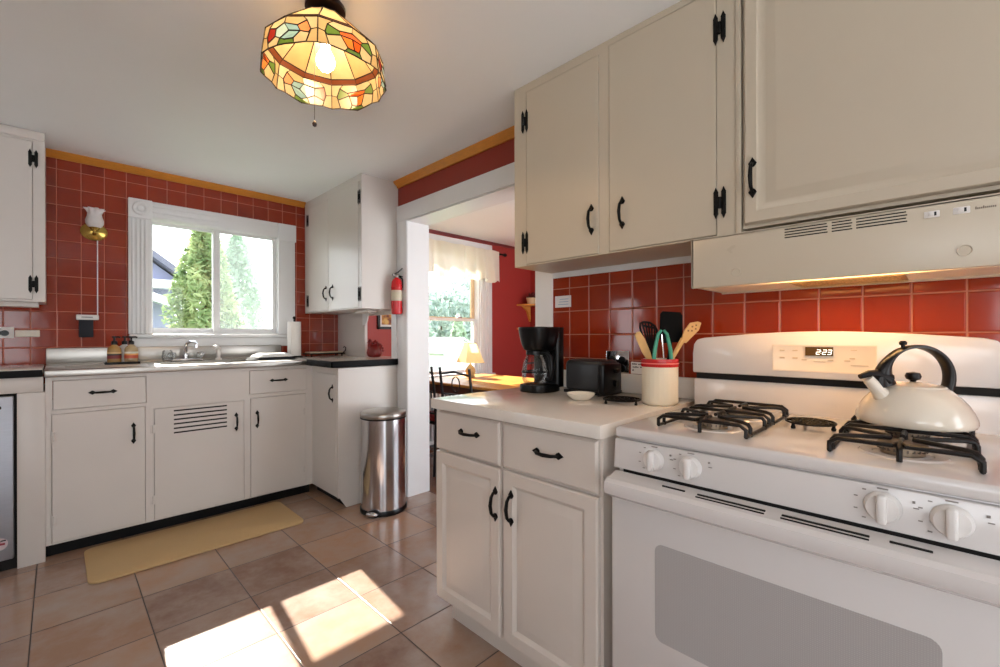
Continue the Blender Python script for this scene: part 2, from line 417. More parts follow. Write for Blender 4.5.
for z in (.64, .2): hinge(d, (-.014, FY-.003, z), NEGY, PHINGE)
c2 = base('base_cabinet', 'white painted sink cabinet with louvre slots cut in its door', .388, .898)
carcass(c2, .388, .898, [(.404,.879,.08,.738)])
d = slab('door', .404, .879, .08, .738, fY(FY), c2); pull(d, (.834, FY-.003, .604), NEGY)
for z in (.62, .2): hinge(d, (.398, FY-.001, z), NEGY, PHINGE)
m = MB()
for i in range(6): m.box(.498, .780, FY-.0038, FY-.001, .578+i*.0268, .587+i*.0268)
m.obj('vent_slots', darkgap, d)
c3 = base('base_cabinet', 'narrow white base cabinet with small drawer, in the inner corner of the run', .898, 1.33)
carcass(c3, .898, 1.334, [(.916,1.294,.776,.934), (.921,1.286,.08,.748)])
d = slab('drawer', .916, 1.294, .776, .934, fY(FY), c3); pull(d, (1.10, FY-.003, .861), NEGY, True)
d = slab('door', .921, 1.286, .08, .748, fY(FY), c3); pull(d, (.96, FY-.003, .603), NEGY)
for z in (.62, .2): hinge(d, (1.278, FY-.003, z), NEGY, PHINGE)
# corner return
t = thing('base_cabinet', 'white end cabinet under black-edged counter, steel bin standing against it', 'cabinet', (1.56, 3.2, 0))
m = frame(MB(), 2.884, 3.30, .075, .95, [(2.905,3.22,.09,.905)], fX(1.334)); m.box(1.354, 1.782, 2.884, 3.85, .075, .95); m.obj('cabinet_body', white, t)
prof = [(1.334,.95),(1.334,.072),(1.345,.072),(1.392,.0),(1.7995,.0),(1.7995,.95)]
MB().prism(prof, -2.884, -2.872, Matrix(((1,0,0,0),(0,0,-1,0),(0,1,0,0),(0,0,0,1)))).obj('end_panel', white, t)
MB().box(1.395, 1.782, 2.884, 3.36, 0, .075).obj('toe_kick', toe, t)
d = slab('door', 2.905, 3.22, .09, .905, fX(1.334), t); pull(d, (1.331, 2.95, .775), NEGX)

# ------------------------------------------------------------------ worktops
t = thing('sink_worktop', 'stainless steel sink worktop with drainboard and tall backsplash under the window', 'worktop', (.62, 3.56, .955))
SX0, SX1, BX0, BX1, BY0, BY1 = -.05, 1.285, .46, 1.0, 3.36, 3.70
m = MB()
m.box(SX0, SX1, 3.262, BY0, .957, .994, .006); m.box(SX0, SX1, BY1, 3.85, .957, .994)
m.box(SX0, BX0, BY0, BY1, .957, .992); m.box(BX1, SX1, BY0, BY1, .957, .992)
for i in range(7): m.box(SX0+.08, BX0-.06, 3.40+i*.04, 3.408+i*.04, .990, .995, .002)
m.obj('worktop', steel, t)
m = MB(); bz = .80
m.box(BX0+.001, BX1-.001, BY0+.001, BY1-.001, bz, bz+.004); m.box(BX0+.001, BX0+.004, BY0+.001, BY1-.001, bz+.004, .9915); m.box(BX1-.004, BX1-.001, BY0+.001, BY1-.001, bz+.004, .9915)
m.box(BX0+.004, BX1-.004, BY0+.001, BY0+.004, bz+.004, .9915); m.box(BX0+.004, BX1-.004, BY1-.004, BY1-.001, bz+.004, .9915)
m.lathe([(0,.003),(.03,.003),(.036,.006),(.04,.004)], (.73, 3.53, bz+.003), 20); m.obj('sink_basin', steel, t)
m = MB(); m.box(SX0, 1.30, 3.835, YW-.001, .999, 1.098, .004); m.box(SX0, 1.285, 3.80, 3.842, .988, 1.008, .01)
m.obj('backsplash', steel, t)
t = thing('worktop', 'white corner worktop with thick black front edge and clipped front', 'worktop', (1.55, 3.35, .955))
poly = [(1.288,2.858),(1.780,2.858),(1.780,2.90),(1.967,2.96),(1.967,3.37),(1.798,3.40),(1.798,3.868),(1.308,3.868),(1.308,3.83),(1.288,3.80)]
MB().prism(poly, .957, .998, None).obj('worktop', lamin, t)
m = MB(); m.box(1.277, 1.289, 2.846, 3.262, .957, 1.0, .002, mi=0); m.box(1.277, 1.784, 2.846, 2.859, .957, 1.0, .002)
m.obj('edge_band', laminedge, t)
t = thing('worktop', 'white worktop with black front edge above the dishwasher', 'worktop', (-.45, 3.56, .955))
MB().box(-.95, -.056, 3.28, 3.868, .962, 1.002, .002).obj('worktop', lamin, t)
MB().box(-.95, -.056, 3.262, 3.282, .962, .998, .003).obj('edge_band', laminedge, t)
MB().box(-.95, -.052, 3.284, 3.299, .884, .962, .001).obj('apron', white, t)
# dishwasher
t = thing('dishwasher', 'stainless steel dishwasher with black toe panel under the worktop', 'dishwasher', (-.46, 3.55, 0))
MB().box(-.755, -.1455, 3.31, 3.85, 0.0, .88).obj('tub_body', darkgap, t)
MB().box(-.750, -.156, 3.278, 3.312, .06, .872, .006).obj('door', mat('cool_steel', (176,182,192), .5, metal=1, var=.1, scale=20, aniso=(1,1,18)), t)
m = MB(); m.box(-.74, -.196, 3.274, 3.280, .81, .825, .002); m.obj('control_strip', plask, t)
m = MB(); m.cyl((-.205, 3.279, .145), (-.205, 3.2765, .145), .03, n=24); m.box(-.22, -.185, 3.2755, 3.277, .14, .15, mi=1); m.box(-.225, -.2, 3.2755, 3.277, .152, .158, mi=1); m.box(-.2, -.182, 3.2755, 3.277, .158, .164, mi=2)
m.obj('round_badge', [mat('badge_silver', (205,190,195), .4), mat('badge_red', (140,30,50), .4), plask], t)

# ------------------------------------------------------------------ upper cabinets
def upper_x(name, label, face, y0, y1, z0, mt=white, doors=()):
    t = thing(name, label, 'cabinet', ((face+XW)/2, (y0+y1)/2, z0))
    m = frame(MB(), y0, y1, z0, ZC-.001, doors, fX(face)); m.box(face+.02, XW-.001, y0, y1, z0, ZC-.001); m.obj('cabinet_body', mt, t); return t
t = upper_x('wall_cabinet', 'white two-door wall cabinet in the far corner beside the fire extinguisher', 1.504, 2.866, 3.865, 1.364, white, [(3.405,3.83,1.372,2.245), (2.905,3.36,1.372,2.262)])
dF = slab('door', 3.405, 3.83, 1.372, 2.245, fX(1.504), t); pull(dF, (1.501, 3.437, 1.505), NEGX)
for z in (2.147, 1.465): hinge(dF, (1.501, 3.80, z), NEGX)
dN = slab('door', 2.905, 3.36, 1.372, 2.262, fX(1.504), t); pull(dN, (1.501, 3.318, 1.505), NEGX)
for z in (2.147, 1.465): hinge(dN, (1.501, 2.893, z), NEGX)
m = MB(); m.box(1.62, 1.70, 3.0, 3.2, 1.345, 1.364, .004); m.cyl((1.68,2.92,1.352), (1.68,2.92,1.366), .016); m.obj('under_shelf_bracket', white, t)
t = upper_x('wall_cabinet', 'tall cream, lamp-tinted double wall cabinet above the coffee maker', 1.507, .436, 1.404, 1.4845, cream, [(.951,1.329,1.491,2.272), (.512,.903,1.491,2.285)])
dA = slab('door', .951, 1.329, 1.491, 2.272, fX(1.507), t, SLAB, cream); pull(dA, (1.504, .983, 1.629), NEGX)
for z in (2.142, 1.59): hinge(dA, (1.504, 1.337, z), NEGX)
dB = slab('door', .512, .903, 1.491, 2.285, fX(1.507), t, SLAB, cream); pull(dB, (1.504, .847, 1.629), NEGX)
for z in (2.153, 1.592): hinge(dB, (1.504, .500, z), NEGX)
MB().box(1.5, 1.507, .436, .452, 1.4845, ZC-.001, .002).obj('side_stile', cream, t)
t = upper_x('wall_cabinet', 'cream, lamp-tinted raised-panel wall cabinet directly above the range hood', 1.507, -.62, .433, 1.496, cream)
RAISED2 = [(0, 0), (0, .012), (.005, .018), (.036, .018), (.041, .013), (.055, .008), (.060, .009), (.084, .016), (.088, .0165)]
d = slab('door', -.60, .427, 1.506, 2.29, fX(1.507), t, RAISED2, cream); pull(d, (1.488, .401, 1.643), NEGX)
# left of the window
t = thing('wall_cabinet', 'white wall cabinet left of the brass wall sconce', 'cabinet', (-.55, 3.72, 1.363))
m = frame(MB(), -1.1, -.048, 1.363, ZC-.001, [(-.60,-.097,1.375,2.25)], fY(3.565)); m.box(-1.1, -.048, 3.585, 3.868, 1.363, ZC-.001); m.obj('cabinet_body', white, t)
d = slab('door', -.60, -.097, 1.375, 2.25, fY(3.565), t)
for z in (2.157, 1.46): hinge(d, (-.094, 3.562, z), NEGY)
MB().box(-1.1, -.075, 3.60, 3.70, 1.335, 1.3625, .003).obj('light_rail', white, t)
MB().box(-1.1, -.048, 3.552, 3.566, 2.262, ZC-.002, .004).obj('top_rail', white, t)

# ------------------------------------------------------------------ cabinet beside the range, and its worktop
CX = 1.104
t = thing('base_cabinet', 'cream raised-panel base cabinet with two drawers and two doors beside the range', 'cabinet', (1.44, 1.06, 0))
m = MB(); m.box(CX, 1.78, .684, 1.455, .102, .874, .001); m.obj('cabinet_body', melam, t)
MB().box(1.155, 1.78, .70, 1.432, 0, .102).obj('toe_kick', melam, t)
DRW = [(0, 0), (0, .012), (.007, .019)]
d = slab('drawer', 1.088, 1.453, .712, .866, fX(CX), t, DRW, melam); pull(d, (CX-.019, 1.247, .803), NEGX, True)
d = slab('drawer', .693, 1.070, .712, .866, fX(CX), t, DRW, melam); pull(d, (CX-.019, .872, .797), NEGX, True)
d = slab('door', 1.088, 1.453, .112, .702, fX(CX), t, RAISED, melam); pull(d, (CX-.019, 1.106, .577), NEGX)
d = slab('door', .693, 1.070, .112, .702, fX(CX), t, RAISED, melam); pull(d, (CX-.019, 1.030, .582), NEGX)
t = thing('worktop', 'white laminate worktop holding the coffee maker and toaster', 'worktop', (1.43, 1.06, .875))
MB().box(1.068, 1.787, .672, 1.4625, .875, .9145, .002, 2).obj('worktop', lamin, t)
MB().box(1.769, 1.7875, .672, 1.39, .9145, .998, .003).obj('backsplash', lamin, t)

# ------------------------------------------------------------------ range
RY0, RY1, RC = -.118, .6416, .2618
t = thing('gas_range', 'white gas range with oven window and black cast grates', 'range', (1.42, RC, 0))
m = MB(); m.box(1.11, 1.76, RY0+.004, RY1-.004, .0, .885, .003); m.obj('range_body', enamel, t)
m = MB(); m.box(1.094, 1.72, RY0, RY1, .885, .915, .010, 3)
m.obj('cooktop', enamel, t)
# slanted control panel
pr = [(1.097, .881), (1.088, .803), (1.118, .800), (1.118, .881)]
MB().prism(pr, -RY1, -RY0, Matrix(((1,0,0,0),(0,0,-1,0),(0,1,0,0),(0,0,0,1))), b=.003).obj('control_panel', enamel, t)
MB().box(1.106, 1.112, RY0+.012, RY1-.02, .776, .803).obj('vent_gap', darkgap, t)
# oven door
DX = 1.066
m = MB()
m.box(DX, 1.108, RY0+.005, RY1-.006, .20, .735, .005)
hp = [(1.108, .735), (1.108, .789), (1.094, .794), (1.062, .785), (1.045, .784), (1.034, .776), (1.031, .760), (1.036, .745), (1.050, .737), (1.066, .728)]
m.prism(hp, -RY1+.004, -RY0-.004, Matrix(((1,0,0,0),(0,0,-1,0),(0,1,0,0),(0,0,0,1))))
dr = m.obj('oven_door', enamel, t, 30)
k = NT('oven_glass_dots')
tc = k.n('ShaderNodeTexCoord'); vo = k.n('ShaderNodeTexVoronoi', Scale=260.0, Randomness=0.0); k.l(tc.outputs['Object'], vo.inputs['Vector'])
mr = k.n('ShaderNodeMapRange', i1=.35, i2=.5); k.l(vo.outputs['Distance'], mr.inputs[0])
k.l(k.mix(mr.outputs[0], lin((206,202,199)), lin((172,168,166))), k.b.inputs['Base Color']); k.b.inputs['Roughness'].default_value = .22
m = MB()
wp = []
for cy, cz, a0 in ((.511-.02, .642-.02, 0), (-.002+.02, .642-.02, 90), (-.002+.02, .398+.02, 180), (.511-.02, .398+.02, 270)):
    for i in range(6):
        a = math.radians(a0+i*18); wp.append((cy+.02*math.cos(a), cz+.02*math.sin(a)))
m.prism(wp, DX-.0015, DX+.002, Matrix(((0,0,1,0),(1,0,0,0),(0,1,0,0),(0,0,0,1))))
m.obj('oven_window', k.m, dr)
m = MB()
for a, b in ((.495,.438), (.409,.266), (.236,.094), (.066,.009)):
    m.box(1.070, 1.075, a, b, .785, .7905, .001)
    if a < .49 and a > .07: m.box(1.060, 1.0625, a, b, .782, .7875)
m.obj('vent_slots', darkgap, dr)
MB().box(1.07, 1.11, RY0+.005, RY1-.006, .035, .19, .006).obj('broiler_drawer', enamel, t)
gprint = mat('grey_print', (140,132,127), .6)
# knobs with pointer ridge and printed dots
kn = plasw
for y, r in ((.526,.0275), (.4325,.0275), (.077,.0285), (-.014,.0285)):
    m = MB(); M = Matrix.Rotation(-PI/2, 4, 'Y') @ Matrix.Rotation(0, 4, 'Z')
    m.lathe([(r*.98,0),(r*.98,.004),(r*.92,.010),(r*.82,.016),(r*.3,.0175),(0,.0175)], (1.0935, y, .844), 28, 0, M)
    m.box(1.0935-.030, 1.0935-.010, y-.0075, y+.0075, .844-r*.93, .844+r*.93, .005, 3)
    m.obj('knob', kn, t)
def mark(*q): MB().box(*q).obj('printed_mark', gprint, t)
for y in (.526, .4325, .077, -.014):
    mark(1.0915, 1.0945, y-.045, y-.041, .861, .865); mark(1.0915, 1.0945, y-.05, y-.042, .852, .8535)
    mark(1.094, 1.0955, y-.008, y+.008, .8755, .878)
    for a_ in (130, 160, 200, 230):
        yy, zz = y-.042*math.cos(math.radians(a_)), .844-.034*math.sin(math.radians(a_))
        xx = 1.088+(zz-.803)/.078*.009-.0005
        mark(xx, xx+.002, yy-.003, yy+.003, zz-.0012, zz+.0012)
# back guard with arched top and panel
m = MB()
m.box(1.655, 1.785, RY0, RY1, .91, 1.010, .004)
top = [(RY1, 1.032), (RY1+.0, 1.10), (RY1-.004, 1.135), (RY1-.016, 1.152), (RY1-.04, 1.158)]
for i in range(1, 13):
    y = RY1-.04-(RY1-RY0-.08)*i/12; top.append((y, 1.158+.020*math.sin(PI*i/12)))
top += [(RY0+.016, 1.152), (RY0+.004, 1.135), (RY0, 1.10), (RY0, 1.032)]
m.prism(top, 1.640, 1.785, Matrix(((0,0,1,0),(1,0,0,0),(0,1,0,0),(0,0,0,1))), b=.006)
bg = m.obj('backguard', enamel, t)
MB().box(1.665, 1.78, RY0+.005, RY1-.005, 1.008, 1.034).obj('vent_gap', darkgap, bg)
m = MB(); f = fX(1.6405); m.rings(.126, .386, 1.052, 1.136, [(0,0),(.0,.002),(.003,.002),(.005,.0008)], f); m.obj('touch_panel', mat('panel_cream', (220,209,194), .25), bg)
MB().box(1.636, 1.639, .226, .296, 1.103, 1.130).obj('clock_display', mat('display_brown', (84,62,30), .15), bg)
pm = mat('panel_print', (190,172,146), .5)
for y0, y1, z0, z1 in ((.365,.351,1.116,1.120), (.33,.316,1.116,1.120), (.365,.351,1.092,1.097), (.33,.316,1.092,1.097), (.306,.292,1.088,1.092), (.24,.226,1.088,1.092), (.2,.186,1.088,1.092),
                       (.275,.245,1.084,1.086), (.185,.145,1.076,1.078), (.185,.17,1.12,1.123), (.188,.175,1.095,1.099)):
    MB().box(1.6385, 1.6395, y0, y1, z0, z1).obj('panel_marking', pm, bg)
# seven-segment digits 2:23
SEG = {'2': 'abged', '3': 'abgcd'}
lit = emit('display_lit', (235,235,225), 1.3)
m = MB()
def digit(ch, y, z, w=.0085, h=.0135, th=.0018):
    sk = lambda zz: (zz-z)*-.18
    q = {'a': ((0,h),(w,h)), 'g': ((0,h/2),(w,h/2)), 'd': ((0,0),(w,0)), 'b': ((w,h/2),(w,h)), 'c': ((w,0),(w,h/2)), 'e': ((0,0),(0,h/2)), 'f': ((0,h/2),(0,h))}
    for s_ in SEG[ch]:
        (a, b), (c, d_) = q[s_]
        m.tube([(1.6353, y-a+sk(z+b), z+b), (1.6353, y-c+sk(z+d_), z+d_)], th*.55, 6)
digit('2', .268, 1.108); digit('2', .2525, 1.108); digit('3', .240, 1.108)
m.box(1.6345, 1.636, .2555, .2568, 1.1105, 1.112); m.box(1.6345, 1.636, .2548, .2561, 1.1165, 1.118)
m.obj('clock_digits', lit, bg)
# grates and burners
def grate(y0, y1):
    x0, x1, zt, zb = 1.165, 1.565, .948, .917
    cy, r = (y0+y1)/2, .0049
    g = MB()
    # side rails on the cooktop
    for y in (y0, y1): g.tube([(x0, y, zb+.004), (x1, y, zb+.004)], r*.9, 8)
    for bx in (1.262, 1.468):
        for k_, dx in ((-1,-.062), (1,.062)):
            for ya, yb in ((y0, cy-.018), (y1, cy+.018)):
                g.tube([(bx+dx, ya, zb), (bx+dx, ya, zt-.010), (bx+dx*.98, ya+(yb-ya)*.06, zt-.002), (bx+dx*.85, ya+(yb-ya)*.2, zt), (bx+dx*.12, yb, zt)], r, 8)
        for dx, s_ in ((-.095, -1), (.095, 1)):
            g.tube([(bx+dx, cy, zb), (bx+dx, cy, zt-.008), (bx+dx*.88, cy, zt), (bx+dx*.2, cy, zt)], r, 8)
    g.tube([(x0, y0, zb+.004), (x0, y0, zt-.010), (x0, y0+.014, zt), (x0, cy-.01, zt), (x0+.04, cy, zt)], r, 8)
    g.tube([(x0, y1, zb+.004), (x0, y1, zt-.010), (x0, y1-.014, zt), (x0, cy+.01, zt), (x0+.04, cy, zt)], r, 8)
    g.tube([(1.365, y0, zb+.004), (1.365, y0, zt-.010), (1.365, y0+.012, zt), (1.365, y1-.012, zt), (1.365, y1, zt-.010), (1.365, y1, zb+.004)], r, 8)
    g.tube([(x1, y0, zb+.004), (x1, y0, zt-.010), (x1, y0+.012, zt), (x1, y1-.012, zt), (x1, y1, zt-.010), (x1, y1, zb+.004)], r, 8)
    return g.obj('grate', mat('cast_iron_grate', (22,17,14), .42, spec=.3, var=.3, bump=.2), t)
alum = mat('burner_aluminium', (150,132,112), .4, metal=.8, var=.2)
for y0, y1 in ((.330, .548), (-.054, .168)):
    grate(y0, y1); cy = (y0+y1)/2
    for bx in (1.262, 1.468):
        m = MB(); m.lathe([(.075,.0),(.07,.004),(.05,.003),(.048,.001)], (bx, cy, .914), 32)
        m.lathe([(.036,.002),(.036,.012),(.04,.013),(.04,.018)], (bx, cy, .914), 32, 1)
        for i in range(24):
            a = 2*PI*i/24; m.box(-.0012, .0012, .035, .041, .0, .006, M=Matrix.Translation((bx, cy, .924)) @ Matrix.Rotation(a, 4, 'Z'), mi=2)
        m.lathe([(.04,.018),(.042,.02),(.04,.024),(.02,.026),(0,.026)], (bx, cy, .914), 32, 2)
        m.obj('burner', [enamel, alum, mat('burner_cap', (88,76,66), .5, var=.2)], t)
# ------------------------------------------------------------------ kettle (rear right burner)
KX, KY, KZ = 1.452, .046, .954
t = thing('kettle', 'cream enamel whistling kettle with dark arched handle on the rear burner', 'kettle', (KX, KY, KZ))
kc = mat('kettle_enamel', (228,216,198), .1, var=.02, coat=.5)
kb = mat('kettle_handle_dark', (20,13,10), .3, var=.15, spec=.3)
m = MB(); prof = [(0,-.001),(.098,-.001),(.106,.002),(.1095,.010),(.1085,.020),(.103,.036),(.094,.052),(.082,.067),(.070,.079),(.062,.086),(.057,.088)]
m.lathe(prof, (KX, KY, KZ), 48); m.obj('kettle_body', kc, t, 60)
m = MB(); m.lathe([(.06,.0872),(.058,.091),(.036,.098),(.0,.101)], (KX, KY, KZ), 40); ld = m.obj('lid', kc, t)
m = MB(); m.lathe([(0,.100),(.005,.100),(.0065,.103),(.013,.106),(.0155,.113),(.0125,.121),(0,.124)], (KX, KY, KZ), 20); m.obj('lid_knob', kb, ld)
R_ = Vector((math.cos(.7868), -math.sin(.7868), 0)); Kc = Vector((KX, KY, KZ))
P = lambda a, z, o=0: Kc+R_*a+Vector((0,0,z))+Vector((R_.y, -R_.x, 0))*o
m = MB(); m.tube([P(-.072,.064), P(-.088,.084), P(-.104,.102), P(-.110,.109)], [.020,.014,.0125,.0115], 16); sp_ = m.obj('spout', kc, t, 60)
m = MB(); tt = bmesh.new(); rg = []
for i in range(29):
    an = math.radians(196-i*224/28); q = i/28; a, z = .007+.080*math.cos(an), .110+.074*math.sin(an)
    wd = .0040+.0065*max(0, (q-.45))/.55+.021*max(0, .26-q)/.26; th = .013
    rg.append([tt.verts.new(P(a+math.cos(an)*dr_, z+math.sin(an)*dr_, o)) for dr_, o in ((-wd*.5,-th),(wd*.5,-th),(wd,-th*.6),(wd*1.1,0),(wd,th*.6),(wd*.5,th),(-wd*.5,th),(-wd,th*.6),(-wd*1.1,0),(-wd,-th*.6))])
for A, B in zip(rg, rg[1:]):
    for k_ in range(10): tt.faces.new((A[k_], A[(k_+1) % 10], B[(k_+1) % 10], B[k_]))
tt.faces.new(rg[0][::-1]); tt.faces.new(rg[-1]); bmesh.ops.recalc_face_normals(tt, faces=tt.faces[:])
m.add(tt)
m.tube([P(-.062,.104), P(-.084,.118), P(-.108,.119), P(-.128,.112)], [.018,.013,.0085,.006], 10)
hd = m.obj('handle', kb, t, 60)
m = MB(); m.lathe([(0,-.006),(.004,-.006),(.004,.003),(.0075,.005),(.008,.010),(.005,.014),(0,.014)], P(-.024,.184), 16); m.obj('whistle_button', kb, hd)
# spoon rest / small trivet lying between the grates
def trivet(label, cx, cy, z, r, name='trivet', sx=1, sy=1, hh=.02):
    t = thing(name, label, 'trivet', (cx, cy, z)); m = MB()
    n = 28
    for q in (1, .72, .42): m.tube([(cx+sx*r*q*math.cos(2*PI*i/n), cy+sy*r*q*math.sin(2*PI*i/n), z+hh) for i in range(n)], .0028, 6, closed=True)
    for i in range(8):
        a = 2*PI*i/8; m.tube([(cx, cy, z+hh), (cx+sx*r*math.cos(a), cy+sy*r*math.sin(a), z+hh)], .0026, 6)
    for i in range(6):
        a = 2*PI*(i+.5)/6; m.tube([(cx+sx*r*.56*math.cos(a+2*PI*j/10)*.3+sx*r*.55*math.cos(a), cy+sy*r*.55*math.sin(a)+sy*r*.17*math.sin(a+2*PI*j/10), z+hh) for j in range(10)], .0022, 6, closed=True)
    m.obj('rack', iron, t)
    for a in (.4, .4+2*PI/3, .4+4*PI/3):
        q = MB(); x, y = cx+sx*r*.93*math.cos(a), cy+sy*r*.93*math.sin(a)
        q.lathe([(0,0),(.005,0),(.006,.004),(.004,.009),(.0035,hh),(0,hh)], (x, y, z), 10); q.obj('foot', iron, t)
    return t
trivet('small black iron trivet on the cooktop between the grates', 1.44, .249, .9155, .056, hh=.016)
trivet('round black iron trivet on the worktop beside the utensil crock', 1.475, .835, .9155, .066, hh=.016)

# ------------------------------------------------------------------ hood
t = thing('range_hood', 'white under-cabinet range hood with slotted front above the range', 'range hood', (1.64, .2, 1.322))
HX, HY0, HY1, HZ0, HZ1 = 1.487, -.182, .5855, 1.322, 1.4835
m = MB()
m.box(HX, HX+.012, HY0, HY1, HZ0, HZ1, .003); m.box(HX, 1.786, HY1-.008, HY1, HZ0+.004, HZ1, .001); m.box(HX, 1.786, HY0, HY0+.008, HZ0+.004, HZ1, .001)
m.box(HX, 1.786, HY0, HY1, HZ1-.006, HZ1); m.box(1.776, 1.786, HY0, HY1, HZ0, HZ1)
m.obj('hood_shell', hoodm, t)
MB().box(HX+.01, 1.578, HY0+.006, HY1-.006, 1.346, 1.354).box(1.575, 1.78, HY0+.006, HY1-.006, 1.328, 1.354).obj('underside_pan', mat('hood_pan', (238,228,206), .35), t)
m = MB()
k = NT('filter_mesh'); tc = k.n('ShaderNodeTexCoord'); vo = k.n('ShaderNodeTexVoronoi', Scale=150.0); k.l(tc.outputs['Object'], vo.inputs['Vector'])
mr = k.n('ShaderNodeMapRange', i1=.1, i2=.6); k.l(vo.outputs['Distance'], mr.inputs[0]); k.l(k.mix(mr.outputs[0], lin((130,100,58)), lin((220,190,130))), k.b.inputs['Base Color']); k.b.inputs['Metallic'].default_value = .1; k.b.inputs['Roughness'].default_value = .5
bp = k.n('ShaderNodeBump', Strength=.8, Distance=.003); k.l(vo.outputs['Distance'], bp.inputs['Height']); k.l(bp.outputs[0], k.b.inputs['Normal'])
m.box(1.60, 1.75, .075, .318, 1.3265, 1.3285, .0005)
fl = m.obj('grease_filter', k.m, t)
m = MB(); m.box(1.60, 1.75, .065, .075, 1.3255, 1.3285); m.box(1.60, 1.75, .318, .328, 1.3255, 1.3285); m.box(1.592, 1.60, .065, .328, 1.3255, 1.3285); m.box(1.75, 1.757, .065, .328, 1.323, 1.3285); m.obj('filter_frame', mat('filter_frame', (196,170,120), .3, metal=.5), fl)
LAMP = emit('hood_lamp', (255,200,132), 28)
MB().box(1.500, 1.545, .04, .36, 1.341, 1.347, .002).obj('lamp_lens', LAMP, t)
m = MB()
for a, b in ((.318,.217), (.208,.164), (.156,.057)):
    for i in range(4): m.box(HX-.0006, HX+.002, b+(.002 if i % 2 else 0), a, 1.4465+i*.0078, 1.4497+i*.0078)
m.obj('vent_slots', darkgap, t)
for a, b in ((.027,.000), (-.022,-.05)):
    m = MB(); m.box(HX-.002, HX+.002, b, a, 1.448, 1.464, .0015); m.box(HX-.005, HX, (a+b)/2-.004, (a+b)/2+.006, 1.452, 1.461, .001); m.box(HX-.004, HX, (a+b)/2-.008, (a+b)/2-.004, 1.452, 1.461, mi=1)
    m.obj('switch', [plasw, plask], t)
m = MB(); y = -.058
for i in range(11):
    h = .004 if i not in (0, 4) else .0065
    m.box(HX-.0004, HX+.001, y-i*.003, y-i*.003-.0018, 1.4535, 1.4535+h)
m.obj('printed_mark', mat('hood_print', (110,96,84), .6), t)
for y in (.448, -.041): MB().lathe([(0,0),(.011,0),(.012,-.002),(.0135,-.002),(.0135,.0)], (HX-.0005, y, 1.362), 24, 0, Matrix.Rotation(PI/2, 4, 'Y')).obj('plug_button', hoodm, t)

# ------------------------------------------------------------------ things on the range-side worktop
Z = .9155
# coffee maker
x0, x1, y0, y1 = 1.458, 1.640, 1.214, 1.364; cy = (y0+y1)/2
t = thing('coffee_maker', 'black drip coffee maker with glass carafe at the worktop end', 'coffee maker', ((x0+x1)/2, cy, Z))
def stad(cx, cy, rx, ry, e=2.8, n=40): # rounded-rectangle outline
    o = []
    for i in range(n):
        a = 2*PI*i/n; c, s_ = math.cos(a), math.sin(a)
        o.append((cx+rx*abs(c)**(2/e)*(1 if c > 0 else -1), cy+ry*abs(s_)**(2/e)*(1 if s_ > 0 else -1)))
    return o
m = MB(); m.prism(stad((x0+x1)/2, cy, .091, .075), Z, Z+.034, b=.004); m.obj('warming_base', plask, t)
m = MB(); m.prism(stad(1.612, cy, .032, .076, 3.5), Z+.02, Z+.289); m.obj('water_column', plask, t)
m = MB(); tt = bmesh.new(); rg = []
for z, k_, dx in ((.184,.70,.0), (.190,.80,.0), (.215,.92,0), (.245,1.0,0), (.280,1.06,0), (.286,1.07,0), (.290,1.05,0)):
    rg.append([tt.verts.new((x, y, Z+z)) for x, y in stad(1.548, cy, .090*k_, .075*k_)])
for A, B in zip(rg, rg[1:]):
    for i in range(40): tt.faces.new((A[i], A[(i+1) % 40], B[(i+1) % 40], B[i]))
tt.faces.new(rg[0][::-1]); tt.faces.new(rg[-1]); m.add(tt); m.obj('brew_basket', plask, t, 50)
MB().lathe([(.04,.286),(.05,.290),(.02,.293),(0,.293)], (1.55, cy, Z), 24).obj('lid', plasg, t)
ccx, ccy = 1.522, 1.297
m = MB(); m.lathe([(.040,.036),(.050,.040),(.057,.060),(.058,.090),(.052,.125),(.040,.155),(.034,.168),(.036,.178)], (ccx, ccy, Z), 36); cf = m.obj('carafe', thinglass, t, 70)
m = MB(); m.lathe([(.035,.165),(.0385,.167),(.0385,.182),(.030,.19),(0,.191)], (ccx, ccy, Z), 30); m.obj('carafe_collar', plask, cf); MB().lathe([(.0585,.088),(.0592,.086),(.0592,.094),(.0585,.092)], (ccx, ccy, Z), 36).obj('carafe_band', plask, cf)
dv = Vector((.12, -1, 0)).normalized(); cv = Vector((ccx, ccy, Z))
m = MB(); m.tube([cv+dv*.034+Vector((0,0,.175)), cv+dv*.066+Vector((0,0,.176)), cv+dv*.084+Vector((0,0,.155)), cv+dv*.088+Vector((0,0,.10)), cv+dv*.080+Vector((0,0,.062)), cv+dv*.060+Vector((0,0,.058))], .009, 10, flat=1.2); m.obj('carafe_handle', plask, cf)
# toaster
t = thing('toaster', 'black two-slice toaster behind the small white dish', 'toaster', (1.655, 1.055, Z))
x0, x1, y0, y1 = 1.565, 1.705, .975, 1.165
m = MB(); m.box(x0, x1, y0, y1, Z+.012, Z+.148, .022, 4); m.obj('toaster_body', plasg, t)
m = MB(); m.box(x0+.045, x0+.07, y0+.03, y1-.03, Z+.146, Z+.1495); m.box(x1-.07, x1-.045, y0+.03, y1-.03, Z+.146, Z+.1495); m.obj('slots', darkgap, t)
m = MB(); m.box(x0-.004, x1+.004, y0-.010, y0+.02, Z+.006, Z+.135, .012, 3); m.box(x0+.0, x1, y0-.012, y1+.004, Z+.004, Z+.02, .004); m.obj('end_cap', plask, t)
m = MB(); m.box(x0+.07, x0+.1, y0-.03, y0-.01, Z+.095, Z+.112, .004); m.obj('lever', plask, t); MB().cyl((x0+.085, y0-.022, Z+.05), (x0+.085, y0-.01, Z+.05), .014).obj('dial', plask, t)
